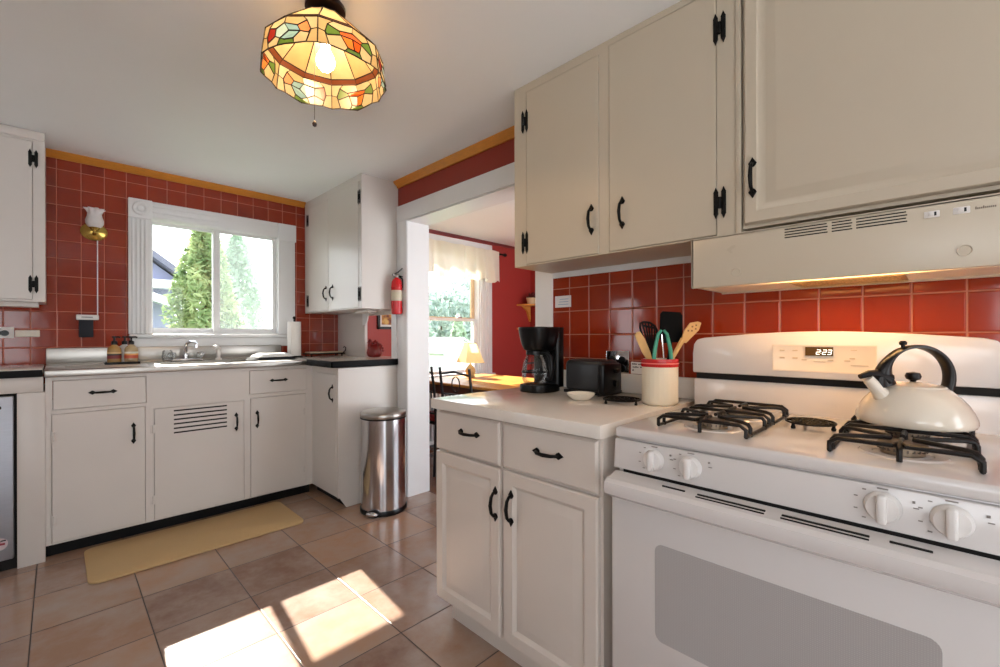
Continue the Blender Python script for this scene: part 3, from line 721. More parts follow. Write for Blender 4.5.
for px_, py_ in ((x0+.015, y0+.02), (x0+.015, y1-.02), (x1-.015, y0+.02), (x1-.015, y1-.02)):
    MB().cyl((px_, py_, Z), (px_, py_, Z+.012), .010, n=10).obj('foot', plask, t)
# small dish
t = MB().lathe([(0,.002),(.03,.0),(.034,.002),(.052,.018),(.056,.026),(.053,.0265),(.048,.018),(.03,.006),(0,.005)], (1.452, 1.000, Z), 32).obj('dish', mat('dish_ceramic', (236,228,212), .2, var=.02))
tag(t, 'small shallow white dish in front of the toaster', 'dish')
# crock with utensils
cc = (1.566, .731)
t = thing('utensil_crock', 'cream fluted crock with red rim band holding cooking utensils', 'crock', (cc[0], cc[1], Z))
m = MB(); tt = bmesh.new(); n = 96; rg = []
for z, r, fl_ in ((0,.058,0), (.004,.062,0), (.012,.0635,.0012), (.132,.0635,.0012), (.137,.064,0)):
    rg.append([tt.verts.new((cc[0]+(r-fl_*(i % 4 == 0))*math.cos(2*PI*i/n), cc[1]+(r-fl_*(i % 4 == 0))*math.sin(2*PI*i/n), Z+z)) for i in range(n)])
for A, B in zip(rg, rg[1:]):
    for i in range(n): tt.faces.new((A[i], A[(i+1) % n], B[(i+1) % n], B[i]))
tt.faces.new(rg[0][::-1]); m.add(tt)
m.lathe([(.060,.165),(.058,.16),(.057,.02),(0,.015)], (cc[0], cc[1], Z), 40)
m.obj('crock_body', mat('crock_cream', (232,220,196), .3, var=.03), t, 50)
m = MB(); m.lathe([(.064,.137),(.066,.140),(.066,.160),(.065,.166),(.060,.166)], (cc[0], cc[1], Z), 48); m.obj('rim_band', mat('crock_red', (190,28,30), .25), t)
m = MB(); m.lathe([(.0662,.148),(.0666,.149),(.0666,.151),(.0662,.152)], (cc[0], cc[1], Z), 48); m.obj('rim_stripe', mat('crock_pink', (226,120,110), .3), t)
CV = Vector((cc[0], cc[1], Z)); Rv = R_; Fv = Vector((math.sin(.7868), math.cos(.7868), 0))
U = lambda a, z, f=0: CV+Rv*a+Vector((0,0,z))+Fv*f
wood = mat('utensil_wood', (206,160,96), .5, var=.15, scale=30)
teal = mat('teal_silicone', (62,150,124), .4)
def flat_blade(outline, f0, th, slots=None, tilt=0):
    """outline in (a,z) facing the room"""
    tt = bmesh.new(); A = [tt.verts.new(U(a, z, f0-th/2+tilt*(z-.2))) for a, z in outline]; B = [tt.verts.new(U(a, z, f0+th/2+tilt*(z-.2))) for a, z in outline]
    tt.faces.new(A[::-1]); tt.faces.new(B); q = len(outline)
    for i in range(q): tt.faces.new((A[i], A[(i+1) % q], B[(i+1) % q], B[i]))
    bmesh.ops.recalc_face_normals(tt, faces=tt.faces[:]); return tt
nylon = mat('matt_black_nylon', (7,7,8), .65, spec=.08)
# black turner
t = thing('turner', 'wide solid black turner standing in the crock', 'turner', U(.02, .02, .02))
m = MB(); m.add(flat_blade([(.020,.222),(.082,.226),(.096,.25),(.096,.325),(.088,.338),(.022,.342),(.013,.332),(.010,.24)], .03, .004)); m.obj('blade', nylon, t)
MB().tube([U(.005,.02,.015), U(.042,.17,.024), U(.052,.232,.028)], [.006,.006,.007], 8).obj('stem', nylon, t)
# slotted spatula
t = thing('slotted_spatula', 'dark slotted spatula leaning out of the crock behind the tongs', 'spatula', U(-.01, .02, 0))
ol = [(-.038,.185),(-.06,.235),(-.072,.28),(-.071,.296),(-.058,.301),(-.036,.298),(-.018,.286),(-.010,.27),(-.014,.23),(-.022,.19)]
m = MB(); brn = mat('dark_brown_nylon', (24,14,13), .6, spec=.1)
def seg(p, q, w, f=.0): m.tube([U(p[0], p[1], f), U(q[0], q[1], f)], w, 6)
ring = ol+[ol[0]]; m.tube([U(a, z, .0) for a, z in ol], .0042, 6, closed=True)
for i in range(5):
    f_ = (i+.5)/5; seg((-.037+.014*f_, .19), (-.070+.058*f_, .296-.018*max(0, f_-.5)*2), .0032)
seg((-.064,.288), (-.016,.278), .004); seg((-.035,.19), (-.02,.19), .005)
m.obj('blade', brn, t)
MB().tube([U(-.004,.02,.0), U(-.02,.13,0), U(-.028,.192,0)], .006, 8).obj('stem', brn, t)
# wooden spoons
t = thing('wooden_spatula', 'plain pale wooden spatula leaning left in the crock', 'spatula', U(-.03, .02, -.01))
m = MB(); m.add(flat_blade([(-.042,.15),(-.068,.19),(-.094,.250),(-.088,.263),(-.076,.266),(-.058,.238),(-.038,.19),(-.028,.15)], -.008, .006)); m.tube([U(.01,.02,-.008), U(-.034,.155,-.008)], .006, 8); m.obj('wooden_spatula_body', wood, t)
t = thing('wooden_spoon', 'wooden slotted spoon leaning right in the crock', 'spoon', U(.0, .02, .0))
m = MB(); m.tube([U(-.02,.02,.0), U(.048,.17,.0), U(.086,.238,.0)], [.006,.0075,.010], 8); m.add(flat_blade([(.078,.228),(.089,.268),(.112,.297),(.140,.302),(.152,.297),(.143,.27),(.121,.248),(.096,.223)], 0, .007)); m.obj('spoon_body', wood, t)
m = MB()
for a, z in ((.104,.268), (.119,.283), (.117,.268), (.133,.288), (.131,.275)): m.add(flat_blade([(a-.003,z-.003),(a+.003,z-.003),(a+.003,z+.003),(a-.003,z+.003)], 0, .0076))
m.obj('spoon_holes', mat('spoon_hole_shadow', (120,80,44), .7), t)
t = thing('tongs', 'teal-handled kitchen tongs upright in the crock', 'tongs', U(.01, .05, -.03))
m = MB()
for s_ in (-1, 1): m.tube([U(-.002+s_*.034,.13,-.034), U(-.002+s_*.028,.20,-.034), U(-.002+s_*.016,.256,-.034), U(-.002+s_*.004,.270,-.034)], [.0065,.0075,.006,.005], 8)
m.obj('grips', teal, t)
MB().tube([U(.004,.05,-.03), U(.004,.15,-.032), U(-.004,.255,-.032)], .003, 8).obj('inner_rod', chrome, t)
# wall socket and cards
XS = XW-.0125
t = thing('wall_socket', 'chrome wall plate with black sockets between toaster and crock', 'socket', (XS, 1.03, 1.04))
m = MB(); m.box(XS-.006, XS, .973, 1.088, .999, 1.098, .003); m.obj('plate', chrome, t)
for y in (1.055, 1.006):
    m = MB(); m.cyl((XS-.006, y, 1.058), (XS-.010, y, 1.058), .017, n=20); m.cyl((XS-.006, y, 1.020), (XS-.010, y, 1.020), .017, n=20); m.obj('socket_face', plask, t)
m = MB(); m.box(XS-.04, XS-.009, 1.04, 1.07, 1.008, 1.032, .005); m.tube([(XS-.04, 1.055, 1.02), (XS-.05, 1.05, 1.0), (XS-.04, 1.045, .97), (XS-.035, 1.03, .93)], .004, 8)
t2 = m.obj('plug', plask, None); tag(t2, 'black plug and cord in the chrome wall socket', 'plug')
paper = mat('paper_white', (232,226,222), .7); ink = mat('ink', (60,54,54), .8)
t = thing('wall_card', 'small white printed card on the tiles beside the crock', 'card', (XS, .937, 1.02))
MB().box(XS-.0015, XS, .895, .966, .999, 1.051).obj('card', paper, t)
m = MB()
for y, w_, z in ((.96,.024,1.039), (.932,.02,1.039), (.957,.030,1.026), (.922,.018,1.026), (.959,.011,1.012)):
    n = int(w_/.004)
    for i in range(n): m.box(XS-.0022, XS-.0014, y-i*.004, y-i*.004-.003, z, z+random.choice((.004,.006,.005)))
m.obj('printing', ink, t)
t = thing('wall_notice', 'white notice with blue lines on the tiles above the coffee maker', 'notice', (XS, 1.34, 1.31))
MB().box(XS-.0015, XS, 1.287, 1.385, 1.309, 1.366).obj('sheet', paper, t)
m = MB()
for i in range(3): m.box(XS-.0022, XS-.0014, 1.302, 1.366-.006*i, 1.322+i*.013, 1.3245+i*.013)
m.obj('printing', mat('blue_print', (140,154,186), .8), t)

# ------------------------------------------------------------------ sink side small things
ZS = .9955
t = thing('faucet', 'chrome sink faucet with clear acrylic knob handles', 'faucet', (.64, 3.75, ZS))
m = MB(); m.box(.545, .735, 3.725, 3.775, ZS, ZS+.018, .008, 3); m.cyl((.635,3.75,ZS+.01), (.635,3.75,ZS+.045), .018); m.obj('deck_plate', chrome, t)
m = MB(); m.tube([(.635,3.75,ZS+.04), (.635,3.75,ZS+.105), (.642,3.735,ZS+.128), (.655,3.69,ZS+.138), (.668,3.62,ZS+.132), (.67,3.602,ZS+.115)], [.012,.011,.011,.010,.010,.010], 12); m.cyl((.67,3.602,ZS+.095), (.67,3.602,ZS+.12), .012); m.obj('spout', chrome, t)
for x in (.557, .723):
    m = MB(); m.lathe([(.008,.015),(.008,.026),(.02,.03),(.026,.045),(.022,.062),(.0,.066)], (x, 3.75, ZS), 10); m.obj('knob', mat('acrylic', (226,228,230), .08, trans=.75), t)
t = thing('glass_tumbler', 'clear ribbed glass beside the faucet', 'glass', (.525, 3.70, ZS))
MB().lathe([(0,.002),(.024,.0),(.030,.012),(.033,.045),(.028,.072),(.024,.080),(.0225,.080),(.026,.07),(.030,.045),(.027,.014),(0,.008)], (.525, 3.70, ZS), 12).obj('glass_body', thinglass, t)
t = thing('sink_sprayer', 'white pull-out sink sprayer standing behind the basin', 'sprayer', (.835, 3.75, ZS))
m = MB(); m.lathe([(0,0),(.022,0),(.020,.012),(.012,.018),(.013,.06),(.015,.066),(.0,.066)], (.835, 3.75, ZS), 16); m.obj('sprayer_base', plasw, t)
m = MB(); m.tube([(.835,3.75,ZS+.06), (.832,3.742,ZS+.085), (.815,3.725,ZS+.098), (.795,3.705,ZS+.092)], [.012,.014,.016,.015], 10); m.obj('spray_head', plasw, t)
# soap tray and bottles
t = thing('soap_tray', 'small black tray under the soap bottles', 'tray', (.292, 3.69, ZS))
m = MB(); m.box(.205, .375, 3.625, 3.755, ZS, ZS+.006, .003); m.box(.205, .375, 3.625, 3.631, ZS, ZS+.014, .002); m.box(.205, .375, 3.749, 3.755, ZS, ZS+.014, .002); m.box(.205, .211, 3.625, 3.755, ZS, ZS+.014, .002); m.box(.369, .375, 3.625, 3.755, ZS, ZS+.014, .002)
m.obj('tray', plask, t)
def bottle(x, y, label, liq, lab, capc=plask):
    z = ZS+.0065
    t = thing('soap_bottle', label, 'soap bottle', (x, y, z), None)
    MB().lathe([(0,.0),(.030,.0),(.034,.004),(.0345,.012),(.0345,.082),(.031,.095),(.02,.108),(.0135,.113),(.0135,.122),(0,.122)], (x, y, z), 24, sy=.8).obj('bottle_body', liq, t)
    MB().lathe([(.0349,.028),(.0352,.03),(.0352,.068),(.0349,.07)], (x, y, z), 24, sy=.81).obj('sticker', lab, t)
    m = MB(); m.lathe([(.0145,.116),(.0150,.118),(.0150,.134),(.012,.138),(.005,.140),(.005,.158),(.0125,.160),(.0125,.168),(0,.169)], (x, y, z), 18)
    m.tube([(x, y, z+.164), (x+.022, y-.022, z+.164), (x+.026, y-.026, z+.158)], .0045, 8); m.obj('pump', capc, t)
amb = mat('amber_soap', (206,160,92), .12, trans=.35); amb2 = mat('orange_soap', (222,150,60), .12, trans=.35); clr = mat('white_bottle', (228,226,222), .3)
def label_mat(n, a, b, c_):
    k = NT(n); tc = k.n('ShaderNodeTexCoord'); sp = k.n('ShaderNodeSeparateXYZ'); k.l(tc.outputs['Object'], sp.inputs[0])
    s1 = k.math('GREATER_THAN', sp.outputs[2], .058); s2 = k.math('GREATER_THAN', sp.outputs[2], .048)
    k.l(k.mix(s2, lin(a), k.mix(s1, lin(b), lin(c_))), k.b.inputs['Base Color']); k.b.inputs['Roughness'].default_value = .4; return k.m
bottle(.252, 3.675, 'amber pump soap bottle with dark red wrapper, nearest the tiled wall cabinet', amb, label_mat('lab1', (128,30,26), (40,24,22), (206,170,110)))
bottle(.334, 3.672, 'clear and orange pump soap bottle nearest the faucet', mat('clear_orange', (226,196,150), .1, trans=.5), label_mat('lab2', (196,76,44), (226,160,80), (230,226,210)))
bottle(.306, 3.728, 'white pump bottle behind the two amber soap bottles', clr, label_mat('lab3', (222,220,214), (222,220,214), (222,220,214)))
# folded dish towel
t = thing('dish_towel', 'folded white dish towel with dark stripe on the sink drainboard', 'towel', (1.12, 3.52, ZS))
def cloth(x0, x1, y0, y1, z, hgt, seed, name, mt, M, nx=14, ny=10):
    rnd = random.Random(seed); tt = bmesh.new(); g = []
    for i in range(nx+1):
        row = []
        for j in range(ny+1):
            u, v = i/nx, j/ny; e = min(u, 1-u, v, 1-v)
            zz = z+hgt*min(1, e*7)**.5+(.004*math.sin(u*9+seed)*math.cos(v*6) if e > 0 else 0)
            row.append(tt.verts.new(M @ Vector((x0+(x1-x0)*u+.004*math.sin(v*7+seed), y0+(y1-y0)*v+.004*math.sin(u*8), zz))))
        g.append(row)
    for i in range(nx):
        for j in range(ny): tt.faces.new((g[i][j], g[i+1][j], g[i+1][j+1], g[i][j+1]))
    return MB().add(tt).obj(name, mt, t, 80)
Mt = Matrix.Translation((1.125, 3.56, 0)) @ Matrix.Rotation(.12, 4, 'Z')
dk = mat('towel_charcoal', (52,56,58), .9, bump=.3, bscale=200); wt = mat('towel_white', (232,232,230), .9, bump=.3, bscale=200)
cloth(-.155, .165, -.09, .095, ZS, .022, 2, 'lower_fold', dk, Mt); cloth(-.11, .15, -.085, .09, ZS+.02, .026, 3, 'upper_fold', wt, Mt)
# paper towel
t = thing('paper_towel_roll', 'upright white paper towel roll beside the kitchen window', 'paper towel', (1.36, 3.72, .9985))
z = .9985
m = MB(); m.lathe([(0,0),(.065,0),(.065,.006),(.06,.01),(0,.01)], (1.36,3.72,z), 28); m.cyl((1.36,3.72,z+.008), (1.36,3.72,z+.315), .006); m.sph((1.36,3.72,z+.32), .012); m.obj('holder', iron, t)
m = MB(); m.lathe([(.018,.012),(.05,.012),(.0505,.016),(.0505,.283),(.05,.287),(.018,.287)], (1.36,3.72,z), 36); m.box(1.318, 1.322, 3.676, 3.735, z+.02, z+.25, M=None); m.obj('roll', mat('paper_towel', (236,232,226), .9, bump=.15, bscale=120), t)
# wrought iron tray in the corner
t = thing('serving_tray', 'low black iron tray with curled handle in the worktop corner', 'tray', (1.60, 3.70, .9985))
m = MB(); z = .9985
m.tube([(1.46,3.66,z+.022), (1.46,3.80,z+.022), (1.76,3.80,z+.022), (1.76,3.66,z+.022)], .005, 8, closed=True)
for i in range(9): m.tube([(1.48+i*.033,3.66,z+.022), (1.48+i*.033,3.80,z+.022)], .003, 6)
for a, b in ((1.48,3.67), (1.74,3.67), (1.48,3.79), (1.74,3.79)): m.tube([(a,b,z), (a,b,z+.02)], .006, 8)
m.obj('rack', iron, t)
MB().box(1.47, 1.75, 3.675, 3.79, z+.028, z+.038, .003).obj('board', mat('cream_board', (206,190,160), .5), t)
m = MB(); m.tube([(1.76,3.70,z+.022), (1.785,3.70,z+.045), (1.79,3.70,z+.07), (1.775,3.70,z+.08), (1.768,3.70,z+.068)], .004, 8); m.obj('handle', iron, t)
# red ceramic hen on the ledge
t = thing('ceramic_hen', 'dark red ceramic hen figure on the pass-through ledge', 'ornament', (1.835, 3.285, .9985))
cer = mat('red_glaze', (120,22,22), .2, var=.2, scale=20)
z = .9985; B_ = Vector((1.835, 3.285, z))
H = lambda a, zz, f=0: B_+R_*a+Vector((0,0,zz))+Fv*f
m = MB()
m.lathe([(0,0),(.045,0),(.056,.012),(.060,.035),(.055,.06),(.04,.085),(.022,.105),(0,.11)], B_, 24, M=Matrix.Rotation(-.78, 4, 'Z'), sx=1.05, sy=.75)
m.tube([H(-.02,.07), H(-.032,.095), H(-.036,.118)], [.03,.022,.016], 12); m.sph(H(-.036,.122), .018)
m.tube([H(.03,.06), H(.052,.085), H(.066,.07)], [.028,.018,.008], 10)
for a, zz in ((-.006,.118), (.008,.128), (.02,.118), (.034,.105), (.048,.098)): m.sph(H(a, zz), .011)
for a, zz in ((.058,.09), (.068,.07), (.07,.05)): m.sph(H(a, zz), .010)
m.obj('hen_body', cer, t, 60)
m = MB(); m.tube([H(-.05,.120), H(-.064,.116)], [.006,.001], 8); m.obj('beak', mat('beak_red', (150,40,30), .3), t)
m = MB()
for a in (-.042, -.034, -.027): m.sph(H(a, .142), .007)
m.obj('comb', mat('comb_red', (150,24,24), .3), t)
# sconce and its cord
SCX = .168
t = thing('wall_sconce', 'brass wall sconce with frosted tulip glass shade on the tiles', 'sconce', (SCX, YW, 1.85))
brass = mat('brass', (190,160,84), .22, metal=1, var=.15)
m = MB(); m.lathe([(0,.022),(.02,.022),(.03,.016),(.055,.012),(.066,.004),(.066,0)], (SCX, YW-.001, 1.845), 32, 0, Matrix.Rotation(PI/2, 4, 'X'), sy=.86); m.obj('back_plate', brass, t)
m = MB(); m.tube([(SCX,YW-.02,1.838), (SCX,YW-.045,1.826), (SCX,YW-.065,1.832), (SCX,YW-.068,1.85)], .008, 10); m.lathe([(.0,.86-.86),(.018,.0),(.026,.012),(.028,.022),(.018,.022)], (SCX, YW-.068, 1.847), 20); m.sph((SCX,YW-.03,1.83), .012); m.obj('arm', brass, t)
m = MB(); tt = bmesh.new(); rg = []; n = 48
for zz, r, w_ in ((0,.024,0), (.012,.040,0), (.03,.049,0), (.05,.050,0), (.075,.042,0), (.095,.038,.001), (.115,.044,.004), (.128,.053,.009)):
    rg.append([tt.verts.new((SCX+(r*.9+w_*math.sin(8*2*PI*i/n))*math.cos(2*PI*i/n), YW-.068+(r*.9+w_*math.sin(8*2*PI*i/n))*math.sin(2*PI*i/n), 1.858+zz*.95)) for i in range(n)])
for A, B in zip(rg, rg[1:]):
    for i in range(n): tt.faces.new((A[i], A[(i+1) % n], B[(i+1) % n], B[i]))
m.add(tt); m.obj('tulip_shade', mat('frosted_glass', (232,228,228), .35, var=.08, scale=40, trans=.2), t, 70)
t = MB().box(.181, .187, YW-.006, YW-.001, 1.30, 1.81, .001).obj('sconce_cord', plasw); tag(t, 'thin white cord channel running down from the brass sconce', 'cord')
t = thing('wall_holder', 'white strip with black pouch hanging under the sconce cord', 'holder', (.135, YW, 1.24))
m = MB(); m.box(.083, .189, YW-.03, YW-.001, 1.275, 1.308, .004); m.box(.107, .16, YW-.032, YW-.029, 1.29, 1.295, mi=1); m.obj('strip', [plasw, mat('grey_slot', (90,90,90), .5)], t)
MB().box(.095, .163, YW-.028, YW-.002, 1.165, 1.276, .004).obj('pouch', mat('navy_cloth', (18,22,32), .7), t)
t = thing('wall_socket', 'white wall socket with black plug under the left wall cabinet', 'socket', (-.215, YW, 1.19))
MB().box(-.30, -.181, YW-.007, YW-.001, 1.161, 1.226, .003).obj('plate', plasw, t)
m = MB(); m.cyl((-.217,YW-.007,1.19), (-.217,YW-.02,1.19), .017, n=18); m.box(-.26, -.217, YW-.016, YW-.006, 1.18, 1.2, .003); m.obj('plug', plask, t)
t = MB().box(-.177, -.075, YW-.02, YW, 1.168, 1.208, .004).obj('wire_cover', mat('cream_plastic', (226,216,200), .4)); tag(t, 'cream wire cover strip beside the white wall socket', 'cover')

# ------------------------------------------------------------------ fire extinguisher
EX, EY = 1.744, 2.80
t = thing('fire_extinguisher', 'small red fire extinguisher mounted on the white door casing', 'fire extinguisher', (EX, EY, 1.325))
exr = mat('extinguisher_red', (196,18,24), .2, var=.03)
MB().lathe([(0,.004),(.030,0),(.037,.006),(.039,.02),(.039,.215),(.036,.238),(.026,.256),(.014,.264),(.014,.272),(0,.272)], (EX, EY, 1.325), 32).obj('cylinder', exr, t)
MB().lathe([(.0394,.098),(.0397,.1),(.0397,.172),(.0394,.174)], (EX, EY, 1.325), 32).obj('sticker', label_mat('ext_label', (210,200,176), (60,50,40), (196,186,164)), t)
m = MB(); m.lathe([(.016,.268),(.017,.272),(.017,.292),(.012,.298),(0,.3)], (EX, EY, 1.325), 16); m.cyl((EX,EY,1.605), (EX-.035,EY,1.612), .007, n=10); m.obj('valve', mat('valve_metal', (150,146,140), .35, metal=.8), t)
m = MB(); m.tube([(EX-.015,EY,1.618), (EX+.01,EY-.01,1.635), (EX+.035,EY-.02,1.662)], [.006,.008,.008], 8, flat=.6); m.tube([(EX-.012,EY,1.602), (EX+.02,EY-.01,1.606), (EX+.04,EY-.016,1.6)], [.006,.007,.006], 8, flat=.6); m.obj('lever', plask, t); m = MB(); m.tube([(EX+.016,EY-.01,1.605), (EX+.04,EY-.018,1.58), (EX+.046,EY-.02,1.50)], .007, 8); m.obj('hose', plask, t)
m = MB(); m.lathe([(.0398,.19),(.0405,.192),(.0405,.204),(.0398,.206)], (EX, EY, 1.325), 32); m.box(EX, XW-.017, EY-.012, EY+.012, 1.36, 1.54); m.sph((EX-.041, EY-.01, 1.522), .008); m.obj('bracket', exr, t)
# trash can
TX, TY = 1.560, 2.672
t = thing('trash_can', 'round stainless steel pedal bin against the white end cabinet', 'bin', (TX, TY, 0))
MB().lathe([(0,0),(.152,0),(.155,.004),(.155,.026),(.150,.032),(0,.032)], (TX, TY, 0), 48).obj('base_ring', plask, t)
m = MB(); m.lathe([(.1475,.028),(.1475,.618),(0,.618)], (TX, TY, 0), 56); m.obj('bin_body', steelv, t, 60)
m = MB(); m.lathe([(.15,.618),(.152,.620),(.152,.626),(.15,.628)], (TX, TY, 0), 48); m.obj('seal_ring', plask, t)
m = MB(); m.lathe([(.1485,.626),(.152,.632),(.152,.652),(.147,.660),(.12,.668),(.06,.674),(0,.676)], (TX, TY, 0), 56); m.obj('lid', mat('lid_steel', (176,172,166), .3, metal=1, var=.1), t, 60)
pd = Vector((-.83, -.56, 0)).normalized(); ctr = Vector((TX, TY, .02))+pd*.15
m = MB(); m.sph(ctr, 1, .05, .035, .024, n=20, M=Matrix.Rotation(math.atan2(pd.y, pd.x)+PI/2, 4, 'Z')); m.obj('pedal_housing', plask, t)
m = MB(); m.sph(ctr+pd*.022+Vector((0,0,.004)), 1, .04, .018, .016, n=20, M=Matrix.Rotation(math.atan2(pd.y, pd.x)+PI/2, 4, 'Z')); m.obj('pedal', steelv, t)
# floor mat
def rrect(x0, x1, y0, y1, r, n=6):
    o = []
    for cx, cy, a0 in ((x1-r, y1-r, 0), (x0+r, y1-r, 90), (x0+r, y0+r, 180), (x1-r, y0+r, 270)):
        for i in range(n+1): a = math.radians(a0+90*i/n); o.append((cx+r*math.cos(a), cy+r*math.sin(a)))
    return o
t = MB().prism(rrect(.098, 1.095, 2.812, 3.292, .045), .0015, .014, b=.004).obj('floor_mat', mat('mat_tan', (196,164,116), .6, var=.04, bump=.15, bscale=90))
tag(t, 'plain tan cushioned kitchen mat on the tile floor below the sink', 'mat')

# ------------------------------------------------------------------ pendant lamp (leaded glass)
LX, LY, LZ = .655, 1.500, 2.052
t = thing('pendant_lamp', 'leaded glass ceiling lamp with tulip flowers and pull chain', 'lamp', (LX, LY, LZ))
RS, HS = .203, .086           # skirt radius, height
def stained(name, bg1, bg2):
    k = NT(name); tc = k.n('ShaderNodeTexCoord'); vc = k.n('ShaderNodeVertexColor'); vc.layer_name = 'glass'
    nz = k.n('ShaderNodeTexNoise', Scale=25.0, Detail=3.0); k.l(tc.outputs['Object'], nz.inputs['Vector'])
    mr = k.n('ShaderNodeMapRange', i3=.52, i4=.8); k.l(nz.outputs['Fac'], mr.inputs[0])
    c = k.mix(1.0, vc.outputs['Color'], mr.outputs[0], 'MULTIPLY')
    df = k.n('ShaderNodeBsdfDiffuse'); tl = k.n('ShaderNodeBsdfTranslucent'); gl = k.n('ShaderNodeBsdfGlossy'); gl.inputs['Roughness'].default_value = .35
    k.l(c, df.inputs[0]); k.l(c, tl.inputs[0])
    a = k.n('ShaderNodeMixShader'); a.inputs[0].default_value = .5; k.l(df.outputs[0], a.inputs[1]); k.l(tl.outputs[0], a.inputs[2])
    b = k.n('ShaderNodeMixShader'); b.inputs[0].default_value = .05; k.l(a.outputs[0], b.inputs[1]); k.l(gl.outputs[0], b.inputs[2])
    k.l(b.outputs[0], k.out.inputs['Surface']); return k.m
SG = stained('stained_glass', 0, 0)
CR, AM, OR_, GR, BL, RD, PK = [(204,190,154), (192,172,128), (226,104,36), (92,130,54), (150,190,200), (140,40,24), (224,140,90)]
def ringpt(r, z, u): # u in turns
    return Vector((LX+r*math.cos(2*PI*u), LY+r*math.sin(2*PI*u), LZ+z))
N = 12
def rad(u, R): # sixteen flat panels
    a = (u*N) % 1 - .5; return R*math.cos(PI/N)/math.cos(2*PI*a/N)
def glass_piece(pieces, fn, name):
    """pieces: (colour, [(u,v)...]) mapped on the skirt by fn -> faces and lead lines"""
    me = D.meshes.new(name); bm = bmesh.new(); lay = bm.loops.layers.float_color.new('glass'); lead = MB()
    for col, poly in pieces:
        f = bm.faces.new([bm.verts.new(fn(u, v)) for u, v in poly])
        for lp in f.loops: lp[lay] = lin(col)+(1,)
        lead.tube([fn(u, v) for u, v in poly], .0023, 5, closed=True)
    bm.transform(Matrix.Translation(-org(t))); bm.to_mesh(me); bm.free(); me.materials.append(SG)
    o = D.objects.new(name, me); COL.objects.link(o); o.parent = t
    return o, lead
leadm = mat('lead_came', (26,16,10), .5, metal=.4)
# skirt made of 8 repeats, two panels each
pieces = []
def add(c, u0, w, poly):
    q = []
    for x, y in poly:
        if .03 < x < .97 and .1 < y < .98 and not (x < .12 or x > .88): x, y = .5+(x-.5)*1.22, .45+(y-.45)*1.38
        q.append((u0+x*w, y))
    pieces.append((c, q))
W8 = 1/6
for i in range(6):
    u0 = i*W8; kind = i % 2
    fl, ctr_c = ((OR_, OR_), (BL, (170,206,214)))[kind]
    add(AM, u0, W8, [(0,1),(.0,.55),(.10,.5),(.2,.72),(.22,1)])
    add(CR, u0, W8, [(.22,1),(.2,.72),(.34,.62),(.5,.66),(.52,1)])
    add(AM, u0, W8, [(.52,1),(.5,.66),(.66,.6),(.78,.74),(.78,1)])
    add(CR, u0, W8, [(.78,1),(.78,.74),(.9,.5),(1,.55),(1,1)])
    if kind == 0:   # tulip
        add(OR_, u0, W8, [(.34,.62),(.5,.66),(.66,.6),(.64,.52),(.5,.5),(.36,.52)])
        add((236,128,48), u0, W8, [(.36,.52),(.5,.5),(.52,.2),(.44,.22)])
        add((214,92,30), u0, W8, [(.5,.5),(.64,.52),(.60,.24),(.52,.2)])
        add(GR, u0, W8, [(.2,.72),(.34,.62),(.36,.52),(.2,.42),(.10,.5)])
        add(GR, u0, W8, [(.66,.6),(.78,.74),(.9,.5),(.80,.40),(.64,.52)])
    else:           # bell flower
        add((176,210,216), u0, W8, [(.34,.62),(.5,.66),(.56,.45),(.44,.28),(.34,.4)])
        add((136,182,196), u0, W8, [(.5,.66),(.66,.6),(.70,.44),(.56,.45)])
        add((150,196,206), u0, W8, [(.56,.45),(.70,.44),(.62,.24),(.52,.2),(.44,.28)])
        add(RD, u0, W8, [(.10,.5),(.2,.72),(.34,.62),(.34,.4),(.2,.3)])
        add(PK, u0, W8, [(.66,.6),(.78,.74),(.9,.5),(.80,.40),(.70,.44)])
    if kind == 0:
        add(CR, u0, W8, [(.10,.5),(.2,.42),(.36,.52),(.44,.22),(.38,-.02),(.16,.04)])
        add(CR, u0, W8, [(.64,.52),(.80,.40),(.9,.5),(.84,.02),(.66,-.03),(.60,.24)])
        add(GR, u0, W8, [(.44,.22),(.52,.2),(.60,.24),(.66,-.03),(.52,-.06),(.38,-.02)])
    else:
        add(CR, u0, W8, [(.10,.5),(.2,.3),(.34,.4),(.44,.28),(.38,-.02),(.16,.04)])
        add(CR, u0, W8, [(.70,.44),(.80,.40),(.9,.5),(.84,.02),(.66,-.03),(.62,.24)])
        add(GR, u0, W8, [(.44,.28),(.52,.2),(.62,.24),(.66,-.03),(.52,-.06),(.38,-.02)])
    add(AM, u0, W8, [(0,.55),(.10,.5),(.16,.04),(0,.0)])
    add(AM, u0, W8, [(.9,.5),(1,.55),(1,0),(.84,.02)])
fsk = lambda u, v: ringpt(rad(u, RS-.012*max(0, v)), HS*v, u)
sk, ld = glass_piece(pieces, fsk, 'skirt')
ld.obj('lead_lines', leadm, sk)
pieces = []; TR, TZ = .07, .115
for i in range(N):
    a, b = i/N, (i+1)/N
    pieces.append(((128,70,40), [(a,0),(b,0),(b,.12),(a,.12)]))
    pieces.append(((206,188,148) if i % 3 else (194,168,122), [(a,.12),(b,.12),(b,1),(a,1)]))
ftp = lambda u, v: ringpt(rad(u, (RS-.012)*(1-v)+TR*v), HS+TZ*v, u)
tp, ld = glass_piece(pieces, ftp, 'crown')
ld.obj('lead_lines', leadm, tp)
m = MB(); m.lathe([(0,.300),(.06,.300),(.066,.292),(.066,.278),(.055,.268),(.03,.264),(.03,.25),(.074,.238),(.076,.232),(.0,.230)], (LX, LY, LZ-.0415), 28); m.obj('canopy', mat('bronze', (44,26,18), .35, metal=.6), t)
m = MB(); m.lathe([(0,.12),(.018,.12),(.02,.195),(0,.195)], (LX, LY, LZ), 16); m.obj('socket', brass, t)
bulb = emit('bulb_glow', (255,210,156), 125)
